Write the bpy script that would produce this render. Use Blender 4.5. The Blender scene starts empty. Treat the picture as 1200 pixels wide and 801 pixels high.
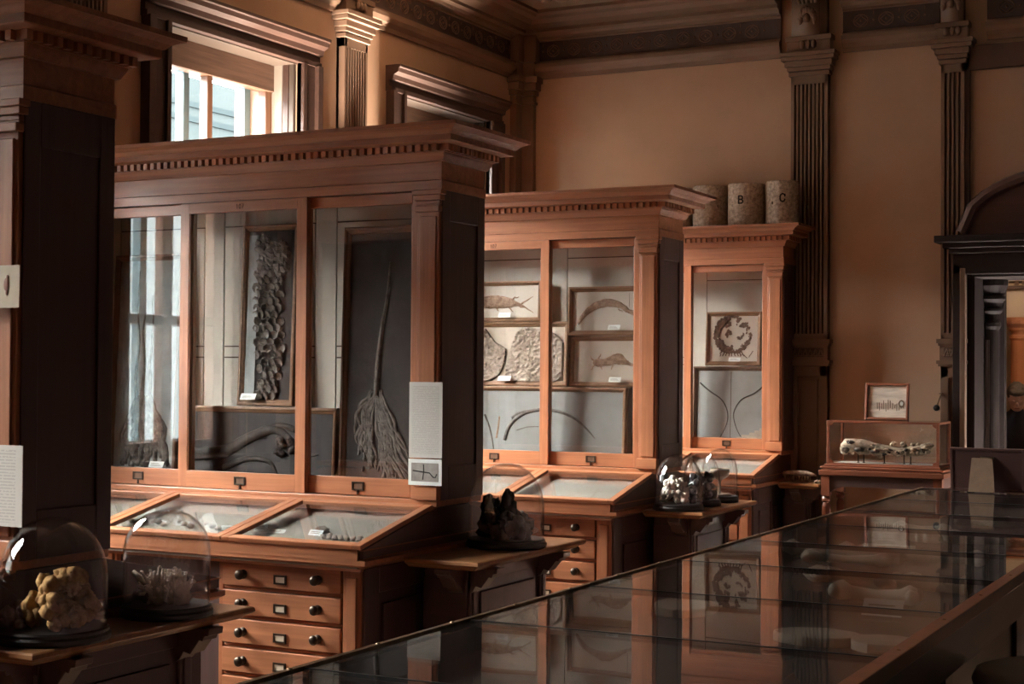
import bpy, math, random
from mathutils import Vector, Matrix, noise
R = math.radians
rnd = random.Random(7)
sc = bpy.context.scene
COL = sc.collection

# ------------------------------------------------------------------ materials
def nmat(name):
    m = bpy.data.materials.new(name); m.use_nodes = True
    nt = m.node_tree; nt.nodes.clear()
    out = nt.nodes.new('ShaderNodeOutputMaterial')
    return m, nt, out
def N(nt, t, **kw):
    n = nt.nodes.new(t)
    for k, v in kw.items():
        if k.startswith('_'): setattr(n, k[1:], v)
        else: n.inputs[k].default_value = v
    return n
def rgba(c): return (c[0], c[1], c[2], 1)
def texco(nt, scale=(1, 1, 1), rot=(0, 0, 0)):
    tc = nt.nodes.new('ShaderNodeTexCoord'); mp = nt.nodes.new('ShaderNodeMapping')
    mp.inputs['Scale'].default_value = scale; mp.inputs['Rotation'].default_value = rot
    nt.links.new(tc.outputs['Object'], mp.inputs['Vector'])
    return mp.outputs['Vector']
def ramp(nt, fac, stops):
    r = nt.nodes.new('ShaderNodeValToRGB')
    el = r.color_ramp.elements
    while len(el) < len(stops): el.new(.5)
    for e, (p, c) in zip(el, stops): e.position = p; e.color = rgba(c)
    nt.links.new(fac, r.inputs['Fac'])
    return r.outputs['Color']
def wood(name, dark, light, axis='x', rough=.38, coat=.25, bump=.15):
    m, nt, out = nmat(name)
    s = {'x': (1.2, 26, 26), 'y': (26, 1.2, 26), 'z': (26, 26, 1.2)}[axis]
    v = texco(nt, s)
    n1 = N(nt, 'ShaderNodeTexNoise', Scale=1.6, Detail=7.0, Roughness=.62, Distortion=.6)
    nt.links.new(v, n1.inputs['Vector'])
    v2 = texco(nt, (1.3, 1.3, 1.3))
    n2 = N(nt, 'ShaderNodeTexNoise', Scale=2.2, Detail=3.0)
    nt.links.new(v2, n2.inputs['Vector'])
    mx = N(nt, 'ShaderNodeMath', _operation='MULTIPLY_ADD'); mx.inputs[1].default_value = .45
    nt.links.new(n2.outputs['Fac'], mx.inputs[0]); 
    ms = N(nt, 'ShaderNodeMath', _operation='MULTIPLY'); ms.inputs[1].default_value = .62
    nt.links.new(n1.outputs['Fac'], ms.inputs[0]); nt.links.new(ms.outputs[0], mx.inputs[2])
    c = ramp(nt, mx.outputs[0], [(.30, dark), (.50, [(a + b) / 2 for a, b in zip(dark, light)]), (.70, light)])
    b = N(nt, 'ShaderNodeBsdfPrincipled', Roughness=rough); b.inputs['Coat Weight'].default_value = coat
    b.inputs['Coat Roughness'].default_value = .22
    nt.links.new(c, b.inputs['Base Color'])
    bp = N(nt, 'ShaderNodeBump', Strength=bump, Distance=.002)
    nt.links.new(n1.outputs['Fac'], bp.inputs['Height']); nt.links.new(bp.outputs[0], b.inputs['Normal'])
    nt.links.new(b.outputs[0], out.inputs[0])
    return m
def matte(name, c1, c2=None, scale=6, rough=.8, bump=0, bscale=None, detail=5, spec=.3, metal=0, stretch=(1, 1, 1), lo=.35, hi=.65):
    m, nt, out = nmat(name)
    b = N(nt, 'ShaderNodeBsdfPrincipled', Roughness=rough); b.inputs['Specular IOR Level'].default_value = spec
    b.inputs['Metallic'].default_value = metal
    v = texco(nt, stretch)
    n1 = N(nt, 'ShaderNodeTexNoise', Scale=scale, Detail=detail, Roughness=.6)
    nt.links.new(v, n1.inputs['Vector'])
    c = ramp(nt, n1.outputs['Fac'], [(lo, c1), (hi, c2 or [x * .85 for x in c1])])
    nt.links.new(c, b.inputs['Base Color'])
    if bump:
        n2 = N(nt, 'ShaderNodeTexNoise', Scale=bscale or scale * 4, Detail=6)
        nt.links.new(v, n2.inputs['Vector'])
        bp = N(nt, 'ShaderNodeBump', Strength=bump, Distance=.004)
        nt.links.new(n2.outputs['Fac'], bp.inputs['Height']); nt.links.new(bp.outputs[0], b.inputs['Normal'])
    nt.links.new(b.outputs[0], out.inputs[0])
    return m
def glass(name, ior=1.5, tint=(1, 1, 1), rough=0.0, wav=0.0, dirt=0.0, wscale=3.0):
    m, nt, out = nmat(name)
    geo = nt.nodes.new('ShaderNodeNewGeometry')
    mv = N(nt, 'ShaderNodeMix', _data_type='FLOAT'); mv.inputs[2].default_value = ior; mv.inputs[3].default_value = 1 / ior
    nt.links.new(geo.outputs['Backfacing'], mv.inputs[0])
    fr = nt.nodes.new('ShaderNodeFresnel'); nt.links.new(mv.outputs[0], fr.inputs['IOR'])
    tr = N(nt, 'ShaderNodeBsdfTransparent', Color=rgba(tint)); gl = N(nt, 'ShaderNodeBsdfGlossy', Roughness=rough)
    if wav:
        v = texco(nt, (1, 1, 1)); n = N(nt, 'ShaderNodeTexNoise', Scale=wscale, Detail=1.0); nt.links.new(v, n.inputs['Vector'])
        bp = N(nt, 'ShaderNodeBump', Strength=1.0, Distance=wav); nt.links.new(n.outputs['Fac'], bp.inputs['Height'])
        nt.links.new(bp.outputs[0], gl.inputs['Normal'])
    mix = nt.nodes.new('ShaderNodeMixShader'); nt.links.new(fr.outputs[0], mix.inputs[0])
    if dirt:
        df = N(nt, 'ShaderNodeBsdfDiffuse', Color=(.6, .57, .52, 1)); m2 = nt.nodes.new('ShaderNodeMixShader'); m2.inputs[0].default_value = dirt
        nt.links.new(tr.outputs[0], m2.inputs[1]); nt.links.new(df.outputs[0], m2.inputs[2]); nt.links.new(m2.outputs[0], mix.inputs[1])
    else: nt.links.new(tr.outputs[0], mix.inputs[1])
    nt.links.new(gl.outputs[0], mix.inputs[2]); nt.links.new(mix.outputs[0], out.inputs[0])
    return m
def paper(name, base, ink, lines=70, strength=.5):
    m, nt, out = nmat(name)
    tc = nt.nodes.new('ShaderNodeTexCoord')
    sx = nt.nodes.new('ShaderNodeSeparateXYZ'); nt.links.new(tc.outputs['Generated'], sx.inputs[0])
    def math_(op, a, b=None, c=None):
        n = N(nt, 'ShaderNodeMath', _operation=op)
        for i, q in enumerate((a, b, c)):
            if q is None: continue
            if isinstance(q, (int, float)): n.inputs[i].default_value = q
            else: nt.links.new(q, n.inputs[i])
        return n.outputs[0]
    row = math_('MULTIPLY', sx.outputs['Z'], lines)
    fr = math_('FRACT', row); on = math_('LESS_THAN', fr, .5)
    mp = nt.nodes.new('ShaderNodeMapping'); nt.links.new(tc.outputs['Generated'], mp.inputs[0]); mp.inputs['Scale'].default_value = (28, 1, lines)
    wn = N(nt, 'ShaderNodeTexNoise', Scale=1.0, Detail=1.0); nt.links.new(mp.outputs[0], wn.inputs['Vector'])
    wd = math_('GREATER_THAN', wn.outputs['Fac'], .42)
    a1 = math_('GREATER_THAN', sx.outputs['X'], .09); a2 = math_('LESS_THAN', sx.outputs['X'], .91)
    a3 = math_('GREATER_THAN', sx.outputs['Z'], .05); a4 = math_('LESS_THAN', sx.outputs['Z'], .95)
    mk = math_('MULTIPLY', math_('MULTIPLY', on, wd), math_('MULTIPLY', math_('MULTIPLY', a1, a2), math_('MULTIPLY', a3, a4)))
    mk = math_('MULTIPLY', mk, strength)
    mx = N(nt, 'ShaderNodeMix', _data_type='RGBA'); mx.inputs[6].default_value = rgba(base); mx.inputs[7].default_value = rgba(ink)
    nt.links.new(mk, mx.inputs[0])
    b = N(nt, 'ShaderNodeBsdfPrincipled', Roughness=.75); nt.links.new(mx.outputs[2], b.inputs['Base Color'])
    nt.links.new(b.outputs[0], out.inputs[0])
    return m

WD, WL = (.185, .062, .027), (.47, .180, .080)
M = dict(
    oak_x=wood('oak_grain_across', WD, WL, 'x'), oak_z=wood('oak_grain_upright', WD, WL, 'z'), oak_y=wood('oak_grain_deep', WD, WL, 'y'),
    drk_x=wood('dark_shaded_wood_across', (.050, .028, .026), (.096, .049, .042), 'x', .4, .2), drk_z=wood('dark_shaded_wood_upright', (.050, .028, .026), (.096, .049, .042), 'z', .4, .2),  # dark wood; on the cabinet ends the shade is put into its colour
    drk_y=wood('dark_shaded_wood_deep', (.054, .031, .028), (.105, .053, .044), 'y', .35, .3),
    red_x=wood('red_mahogany', (.10, .028, .012), (.22, .065, .028), 'x', .4, .2), red_z=wood('red_mahogany_upright', (.10, .028, .012), (.22, .065, .028), 'z', .4, .2),
    top_y=wood('table_top_oak', (.12, .05, .02), (.34, .15, .06), 'y', .33, .3), top_x=wood('table_top_oak_across', (.12, .05, .02), (.34, .15, .06), 'x', .33, .3),
    frame=wood('frame_wood', (.14, .065, .03), (.34, .18, .09), 'x', .45, .1), frame_d=wood('frame_wood_dark', (.06, .028, .015), (.17, .08, .04), 'z', .45, .1),
    case_red=wood('case_redwood', (.12, .036, .018), (.26, .08, .036), 'x', .4, .2),
    cream=matte('cream_lining', (.60, .55, .47), (.52, .47, .40), 3, .7), groove=matte('groove_shadow_line', (.10, .065, .045)),
    tray=matte('tray_lining', (.39, .36, .315), (.34, .31, .27), 5, .85),
    wall=matte('ochre_wall_paint', (.47, .305, .205), (.41, .265, .175), 1.6, .75, .05, 60),
    trim=matte('brown_trim_paint', (.19, .118, .080), (.16, .098, .066), 4, .55, .03), trim_d=matte('dark_trim_paint', (.10, .058, .040), (.075, .044, .032), 6, .5),
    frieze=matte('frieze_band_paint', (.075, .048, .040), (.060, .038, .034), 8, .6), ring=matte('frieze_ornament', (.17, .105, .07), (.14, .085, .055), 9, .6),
    ceil=matte('ceiling_plaster', (.28, .20, .14), (.24, .17, .12), 2, .8), floor=wood('floor_boards', (.13, .075, .045), (.24, .15, .095), 'y', .45, .1),
    wcase=wood('window_casing_wood', (.030, .014, .010), (.066, .032, .022), 'y', .55, .05), wcase_l=matte('window_jamb_paint', (.075, .055, .043), (.065, .047, .037), 5, .5),
    shutter=matte('pale_shutter_paint', (.30, .25, .21), (.26, .22, .185), 5, .5), sash=wood('sash_wood', (.10, .045, .025), (.22, .10, .055), 'z', .4, .15),
    osash=matte('outer_sash_paint', (.16, .24, .27), (.13, .20, .23), 5, .5), blind=matte('blind_box_wood', (.13, .07, .045), (.08, .043, .028), 3, .6, stretch=(1, 1, 18)),
    pane=glass('pane_glass', 1.75), dome=glass('dome_glass', 1.6), wpane=glass('window_glass', 1.5, (.96, .98, .98)),
    ttop=glass('table_top_glass', 1.54, (.98, .975, .965), .004, .0012, .012, 2.2),
    bronze=matte('dark_bronze', (.045, .030, .022), (.065, .045, .03), 20, .35, metal=.8, spec=.5), brass=matte('worn_brass', (.16, .10, .06), (.25, .17, .10), 30, .35, metal=.85),
    black=matte('black_paint', (.012, .011, .012), (.018, .016, .017), 8, .35, spec=.5), ink=matte('black_ink', (.018, .015, .014)),
    card=matte('white_card', (.80, .83, .80), (.72, .75, .73), 9, .7), cardb=matte('buff_card', (.55, .45, .33), (.5, .4, .3), 9, .7),
    sheet=paper('typed_sheet', (.58, .56, .52), (.30, .29, .28), 46, .45), sheet2=paper('typed_sheet_dim', (.55, .50, .45), (.25, .22, .2), 26, .4),
    photo=matte('grey_photograph', (.20, .18, .17), (.38, .36, .33), 14, .6),
    slate=matte('dark_slate', (.036, .031, .031), (.058, .050, .048), 7, .75, .5, 30), slate_l=matte('grey_matrix', (.36, .375, .37), (.24, .25, .245), 8, .8, .5, 30),
    greyslab=matte('grey_limestone', (.33, .34, .33), (.26, .255, .24), 3, .8, .2, 40), stone=matte('pale_limestone', (.60, .51, .42), (.50, .42, .34), 3, .85, .2, 40),
    stone_b=matte('buff_sandstone', (.54, .45, .36), (.36, .29, .23), 5, .85, .3, 50), plaster=matte('cream_plaster', (.64, .57, .49), (.58, .51, .43), 3, .8),
    fos_br=matte('brown_fossil', (.46, .31, .215), (.24, .14, .09), 42, .7, .6, 90), fos_dk=matte('dark_fossil', (.022, .017, .015), (.060, .043, .034), 30, .55, .6, 80),
    fos_gr=matte('grey_fossil', (.21, .185, .165), (.085, .07, .062), 34, .6, .6, 80), fos_pl=matte('lilac_grey_fossil', (.20, .165, .155), (.30, .25, .23), 22, .55, .5, 60),
    ringfos=matte('mottled_brown_fossil', (.085, .042, .028), (.17, .095, .065), 40, .7), rock=matte('rough_rock', (.52, .43, .35), (.33, .26, .21), 28, .85, .9, 60), bone=matte('pale_bone', (.56, .45, .33), (.20, .135, .09), 38, .7, .4, 60),
    door_dark=matte('door_dark_paint', (.030, .019, .016), (.022, .014, .012), 6, .7, spec=.2), tbone=matte('case_bone', (.92, .84, .72), (.76, .65, .52), 18, .7, .4, 60), oak_dull=wood('oak_grain_cornice', [a * .8 for a in WD], [a * .8 for a in WL], 'x', .6, 0),
    bone_d=matte('stained_bone', (.62, .48, .34), (.36, .26, .18), 18, .7, .4, 60), tent=matte('buff_fabric', (.085, .062, .05), (.065, .047, .039), 6, .9),
    coral_y=matte('ochre_sponge', (.44, .25, .09), (.22, .11, .04), 40, .9, .8, 90), coral_v=matte('violet_grey_coral', (.40, .34, .36), (.26, .21, .23), 40, .9, .8, 90),
    coral_w=matte('pale_coral', (.95, .85, .75), (.82, .68, .57), 30, .8, .6, 90), white=matte('white_coral', (.86, .82, .76), (.66, .58, .50), 40, .8, .8, 90),
    brownrock=matte('brown_mineral', (.17, .10, .06), (.07, .045, .032), 30, .5, .8, 70, spec=.6), blackrock=matte('black_mineral', (.018, .016, .020), (.05, .04, .04), 25, .25, .6, 60, spec=.8),
    crock=matte('mottled_core', (.52, .43, .34), (.24, .18, .14), 55, .85, .5, 120), board_b=matte('backing_board_brown', (.10, .045, .038), (.08, .036, .031), 5, .6),
    strut=matte('fibreboard', (.34, .22, .145), (.28, .18, .12), 25, .8), skin=matte('skin', (.50, .30, .21), (.44, .26, .18), 10, .5), hair=matte('grey_brown_hair', (.10, .07, .05), (.06, .042, .03), 60, .6),
    coat=matte('dark_cloth', (.016, .015, .020), (.022, .02, .026), 10, .85), coatp=matte('pale_print', (.20, .19, .20)), trouser=matte('navy_cloth', (.018, .020, .03)),
    fac=matte('facade_render', (.0098, .0118, .0122), (.0078, .0098, .0102), .12, .9, spec=0), fac2=matte('facade_bands', (.0062, .0082, .0088), (.0058, .0076, .0082), .2, .9, spec=0), facw=matte('facade_window', (.004, .0055, .006), spec=0), facb=matte('brightened_facade', (.050, .056, .057), (.044, .050, .052), .2, .9, spec=0),
    warm=matte('warm_plaster', (.62, .47, .33), (.56, .42, .29), 3, .7), terra=matte('terracotta_column', (.50, .19, .08), (.40, .15, .065), 6, .5), ground=matte('outside_paving', (.06, .06, .058)),
    picart=matte('sketch_paper', (.66, .56, .46), (.40, .32, .26), 5, .7, stretch=(1, 1, 5)), grey_seat=matte('grey_cloth', (.55, .55, .57)),
)

# ------------------------------------------------------------------ mesh builder
class MB:
    def __init__(s): s.v = []; s.f = []; s.mi = []; s.mats = []; s.cur = 0; s.T = None; s.sm = []; s.smooth = False
    def mat(s, m):
        m = M[m] if isinstance(m, str) else m
        if m not in s.mats: s.mats.append(m)
        s.cur = s.mats.index(m); return s
    def add(s, vs, fs):
        b = len(s.v)
        for p in vs:
            p = Vector(p); s.v.append(tuple(s.T @ p) if s.T else tuple(p))
        for f in fs: s.f.append([i + b for i in f]); s.mi.append(s.cur); s.sm.append(s.smooth)
        return s
    def box(s, x0, x1, y0, y1, z0, z1):
        return s.add([(x0, y0, z0), (x1, y0, z0), (x1, y1, z0), (x0, y1, z0), (x0, y0, z1), (x1, y0, z1), (x1, y1, z1), (x0, y1, z1)],
                     [(3, 2, 1, 0), (4, 5, 6, 7), (0, 1, 5, 4), (1, 2, 6, 5), (2, 3, 7, 6), (3, 0, 4, 7)])
    def prism(s, prof, axis, a, b):
        n = len(prof); f3 = {'x': lambda p, t: (t, p[0], p[1]), 'y': lambda p, t: (p[0], t, p[1]), 'z': lambda p, t: (p[0], p[1], t)}[axis]
        return s.add([f3(p, a) for p in prof] + [f3(p, b) for p in prof],
                     [tuple(range(n))[::-1], tuple(range(n, 2 * n))] + [(i, (i + 1) % n, n + (i + 1) % n, n + i) for i in range(n)])
    def sweep(s, path, prof, closed=False, mats=None):
        """path: plan polyline (x,y); outward is to the right of travel; prof: (out, z) points"""
        n = len(path); P = [Vector(p) for p in path]; rows = []
        for i in range(n):
            d0 = (P[i] - P[i - 1]).normalized() if (i or closed) else None
            d1 = (P[(i + 1) % n] - P[i]).normalized() if (i < n - 1 or closed) else None
            n0 = Vector((d0.y, -d0.x)) if d0 else None; n1 = Vector((d1.y, -d1.x)) if d1 else None
            m = (n0 + n1) / (1 + n0.dot(n1)) if (n0 and n1) else (n0 or n1)
            rows.append([(P[i].x + m.x * o, P[i].y + m.y * o, z) for o, z in prof])
        k = len(prof)
        for i in range(n if closed else n - 1):
            a, b = rows[i], rows[(i + 1) % n]
            for j in range(k - 1):
                if mats: s.mat(mats[j])
                s.add([a[j], b[j], b[j + 1], a[j + 1]], [(0, 1, 2, 3)])
        if not closed:
            s.add(rows[0], [tuple(range(k))]); s.add(rows[-1], [tuple(range(k))[::-1]])
        return s
    def lathe(s, prof, n=24, c=(0, 0, 0), sx=1, sy=1):
        vs = []; fs = []; k = len(prof)
        for i in range(n):
            a = 2 * math.pi * i / n
            for r, z in prof: vs.append((c[0] + r * math.cos(a) * sx, c[1] + r * math.sin(a) * sy, c[2] + z))
        for i in range(n):
            for j in range(k - 1):
                a, b = i * k + j, ((i + 1) % n) * k + j
                if prof[j][0] < 1e-6 and prof[j + 1][0] < 1e-6: continue
                if prof[j][0] < 1e-6: fs.append((a, b + 1, a + 1))
                elif prof[j + 1][0] < 1e-6: fs.append((a, b, a + 1))
                else: fs.append((a, b, b + 1, a + 1))
        return s.add(vs, fs)
    def tube(s, pts, rad, n=8, flat=1.0, flatdir=(0, 1, 0)):
        pts = [Vector(p) for p in pts]; k = len(pts)
        rr = rad if isinstance(rad, (list, tuple)) else [rad] * k
        vs = []; up0 = Vector(flatdir)
        for i, p in enumerate(pts):
            t = (pts[min(i + 1, k - 1)] - pts[max(i - 1, 0)])
            t = t.normalized() if t.length > 1e-9 else Vector((0, 0, 1))
            u = up0 - t * up0.dot(t)
            if u.length < 1e-4: u = t.orthogonal()
            u.normalize(); w = t.cross(u)
            for j in range(n):
                a = 2 * math.pi * j / n
                vs.append(p + (u * math.cos(a) * flat + w * math.sin(a)) * rr[i])
        fs = [(i * n + j, i * n + (j + 1) % n, (i + 1) * n + (j + 1) % n, (i + 1) * n + j) for i in range(k - 1) for j in range(n)]
        fs += [tuple(range(n))[::-1], tuple(range((k - 1) * n, k * n))]
        return s.add(vs, fs)
    def blob(s, c, r, seed=0, amp=.25, freq=2.2, n=10, sub=None):
        """lumpy ellipsoid; r is a radius or three radii"""
        r = (r, r, r) if isinstance(r, (int, float)) else r
        vs = []; fs = []; m = n * 2
        for i in range(n + 1):
            th = math.pi * i / n
            for j in range(m):
                ph = 2 * math.pi * j / m
                d = Vector((math.sin(th) * math.cos(ph), math.sin(th) * math.sin(ph), math.cos(th)))
                q = 1 + amp * (noise.noise(d * freq + Vector((seed * 3.7, seed * 1.3, seed * 7.1))) + .5 * noise.noise(d * freq * 2.3 + Vector((seed * 5.1, 2, seed))))
                vs.append((c[0] + d.x * r[0] * q, c[1] + d.y * r[1] * q, c[2] + d.z * r[2] * q))
        for i in range(n):
            for j in range(m):
                a, b, c2, d2 = i * m + j, i * m + (j + 1) % m, (i + 1) * m + (j + 1) % m, (i + 1) * m + j
                if i == 0: fs.append((a, d2, c2))
                elif i == n - 1: fs.append((a, d2, b))
                else: fs.append((a, d2, c2, b))
        return s.add(vs, fs)
    def field(s, x0, x1, z0, z1, fn, nx=40, nz=40, y=0, inside=None):
        """relief surface facing -y: y - fn(u, v)"""
        vs = [(x0 + (x1 - x0) * i / nx, y - fn(i / nx, j / nz), z0 + (z1 - z0) * j / nz) for j in range(nz + 1) for i in range(nx + 1)]
        fs = [(j * (nx + 1) + i, j * (nx + 1) + i + 1, (j + 1) * (nx + 1) + i + 1, (j + 1) * (nx + 1) + i) for j in range(nz) for i in range(nx)
              if inside is None or inside((i + .5) / nx, (j + .5) / nz)]
        return s.add(vs, fs)
    def torus(s, c, R0, r, n=18, k=5, axis='y', sx=1, sz=1):
        vs = []
        for i in range(n):
            a = 2 * math.pi * i / n
            for j in range(k):
                b = 2 * math.pi * j / k
                q = R0 + r * math.cos(b); h = r * math.sin(b)
                u, w = q * math.cos(a) * sx, q * math.sin(a) * sz
                vs.append((c[0] + u, c[1] + h, c[2] + w) if axis == 'y' else ((c[0] + h, c[1] + u, c[2] + w) if axis == 'x' else (c[0] + u, c[1] + w, c[2] + h)))
        fs = [(i * k + j, i * k + (j + 1) % k, ((i + 1) % n) * k + (j + 1) % k, ((i + 1) % n) * k + j) for i in range(n) for j in range(k)]
        return s.add(vs, fs)
    def build(s, name, parent=None, bevel=0, smooth=False, loc=None, auto=None):
        me = bpy.data.meshes.new(name)
        if loc is not None:
            l = Vector(loc); s.v = [tuple(Vector(p) - l) for p in s.v]
        me.from_pydata(s.v, [], s.f); me.validate(clean_customdata=False)
        for m in s.mats: me.materials.append(m)
        if len(s.f) == len(me.polygons):
            me.polygons.foreach_set('material_index', s.mi)
            me.polygons.foreach_set('use_smooth', [bool(smooth or q) for q in s.sm])
        import bmesh
        bm = bmesh.new(); bm.from_mesh(me); bmesh.ops.recalc_face_normals(bm, faces=bm.faces); bm.to_mesh(me); bm.free()
        o = bpy.data.objects.new(name, me); COL.objects.link(o)
        if loc is not None: o.location = loc
        if parent is not None: o.parent = parent
        if bevel:
            b = o.modifiers.new('edge', 'BEVEL'); b.width = bevel; b.segments = 2; b.limit_method = 'ANGLE'; b.angle_limit = R(50); b.harden_normals = False
        return o
def mb(m=None):
    b = MB()
    if m: b.mat(m)
    return b
def tag(o, label=None, cat=None, group=None, kind=None):
    if label: o['label'] = label
    if cat: o['category'] = cat
    if group: o['group'] = group
    if kind: o['kind'] = kind
    return o
def empty(name, loc=(0, 0, 0), rot=(0, 0, 0), **kw):
    o = bpy.data.objects.new(name, None); COL.objects.link(o); o.location = loc; o.rotation_euler = rot; o.empty_display_size = .1
    return tag(o, **kw)
def copy_tree(o, parent=None):
    c = o.copy(); COL.objects.link(c)
    if parent is not None: c.parent = parent
    for ch in [k for k in bpy.data.objects if k.parent is o]: copy_tree(ch, c)
    return c
def struct(o): o['kind'] = 'structure'; return o

# ------------------------------------------------------------------ measures of the room
XE, XW, YB, ZC = -2.79, -4.70, 9.20, 3.93
LIP = [2.30, 4.35, 6.43, 8.45]                       # front lip of each cabinet
XR, YF = 4.2, -3.6

# ------------------------------------------------------------------ setting: shell
WIN = [8.215, 6.125, 3.915, 1.90]
WH = [.525, .525, .485, .45]
BLD = [3.05, 3.05, 2.55, 3.05]                        # foot of each roller blind; the hidden lowered one is added to cut light
WZ0, WZ1 = 1.18, 3.20
w = mb('wall')
ed = YF - .3
for c, h in sorted(zip(WIN, WH)):
    w.box(XW - .40, XW, ed, c - h, 0, ZC + .2); w.box(XW - .40, XW, c - h, c + h, 0, WZ0); w.box(XW - .40, XW, c - h, c + h, WZ1, ZC + .2)
    ed = c + h
w.box(XW - .40, XW, ed, YB + .35, 0, ZC + .2)
struct(w.build('wall_left'))
DX0, DX1, DZ = -1.73, -.55, 2.17                     # doorway in the back wall
w = mb('wall'); w.box(XW, DX0, YB, YB + .35, 0, ZC + .2); w.box(DX1, XR + .3, YB, YB + .35, 0, ZC + .2); w.box(DX0, DX1, YB, YB + .35, DZ, ZC + .2)
struct(w.build('wall_back'))
struct(mb('drk_z').box(XR, XR + .3, YF - .3, YB, 0, ZC + .2).build('wall_right'))
SL = (2.2, 2.30, 1.5, 3.1)                            # tall slit window behind the camera
s = mb('drk_z').box(XW, SL[0], YF - .3, YF, 0, ZC + .2); s.box(SL[1], XR, YF - .3, YF, 0, ZC + .2); s.box(SL[0], SL[1], YF - .3, YF, 0, SL[2]); s.box(SL[0], SL[1], YF - .3, YF, SL[3], ZC + .2); struct(s.build('wall_front'))
r_ = empty('window_5', (2.27, YF, 0), kind='structure'); frame_ = mb('sash'); frame_.box(-.07, -.062, -.2, -.15, 1.5, 3.1).box(.022, .03, -.2, -.15, 1.5, 3.1); frame_.build('sash', r_); mb('wpane').box(-.062, .022, -.18, -.175, 1.5, 3.1).build('glass', r_)
struct(mb('floor').box(XW, XR, YF, YB + .02, -.1, 0).build('floor'))
c = mb('ceil').box(XW, XR, YF, YB, ZC, ZC + .2)
struct(c.build('ceiling'))
# plaster rosette and ribs on the ceiling near the corner
r = mb('ceil'); r.lathe([(0, -.055), (.05, -.05), (.07, -.03), (.13, -.04), (.17, -.02), (.22, -.03), (.25, 0), (0, 0)], 24, (-4.05, 8.45, ZC))
for k in range(10):
    a = 2 * math.pi * k / 10; r.blob((-4.05 + .17 * math.cos(a), 8.45 + .17 * math.sin(a), ZC - .03), (.045, .045, .03), k, .2, n=6)
struct(r.build('ceiling_rosette', smooth=True))
tag(bpy.data.objects['ceiling_rosette'], kind='structure')
# entablature on the back and the left wall
PROF = [(0, 3.53), (.018, 3.53), (.022, 3.555), (.045, 3.575), (.055, 3.60), (.055, 3.625), (.026, 3.632), (.026, 3.645), (.014, 3.65), (.014, 3.775), (.026, 3.78), (.026, 3.79), (.06, 3.80),
        (.07, 3.815), (.10, 3.825), (.10, 3.845), (.17, 3.862), (.20, 3.885), (.24, 3.895), (.255, 3.905), (.27, 3.91), (.27, 3.931), (0, 3.931)]
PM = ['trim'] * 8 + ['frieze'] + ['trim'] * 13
def entab(name, a, b, nrm):
    """a, b: plan points along the wall so that the room lies on the right of travel"""
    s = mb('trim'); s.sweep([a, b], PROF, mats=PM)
    s.mat('ring')
    L = (Vector(b) - Vector(a)); n = int(L.length / .152); d = L.normalized()
    ax = 'y' if abs(d.x) > .5 else 'x'
    for k in range(n):
        p = Vector(a) + d * (.11 + k * .152) + Vector(nrm) * .016
        s.torus((p.x, p.y, 3.712), .038, .0038, 20, 4, ax, 1.15, 1)
        for q in (-1, 1):
            for t in (-1, 1):
                u = d * (.036 * q)
                s.tube([(p.x + u.x, p.y + u.y, 3.712), (p.x, p.y, 3.712 + .031 * t)], .003, 4)
        s.blob((p.x, p.y, 3.712), .008, 1, 0, n=4)
        p2 = p + d * .076; s.blob((p2.x, p2.y, 3.712), .007, 1, 0, n=4)
        s.tube([(p2.x, p2.y, 3.745), (p2.x, p2.y, 3.765)], .003, 4)
    return struct(s.build(name))
entab('trim_1', (XW, YB), (-2.885, YB), (0, -1))
entab('trim_2', (-2.50, YB), (-1.925, YB), (0, -1)); entab('trim_3', (-1.655, YB), (XR, YB), (0, -1))
for i, (ya, yb) in enumerate([(7.28, YB), (5.19, 6.98), (3.10, 4.89), (YF, 2.80)]):
    entab('trim_%d' % (4 + i), (XW, ya), (XW, yb), (1, 0))
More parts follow.
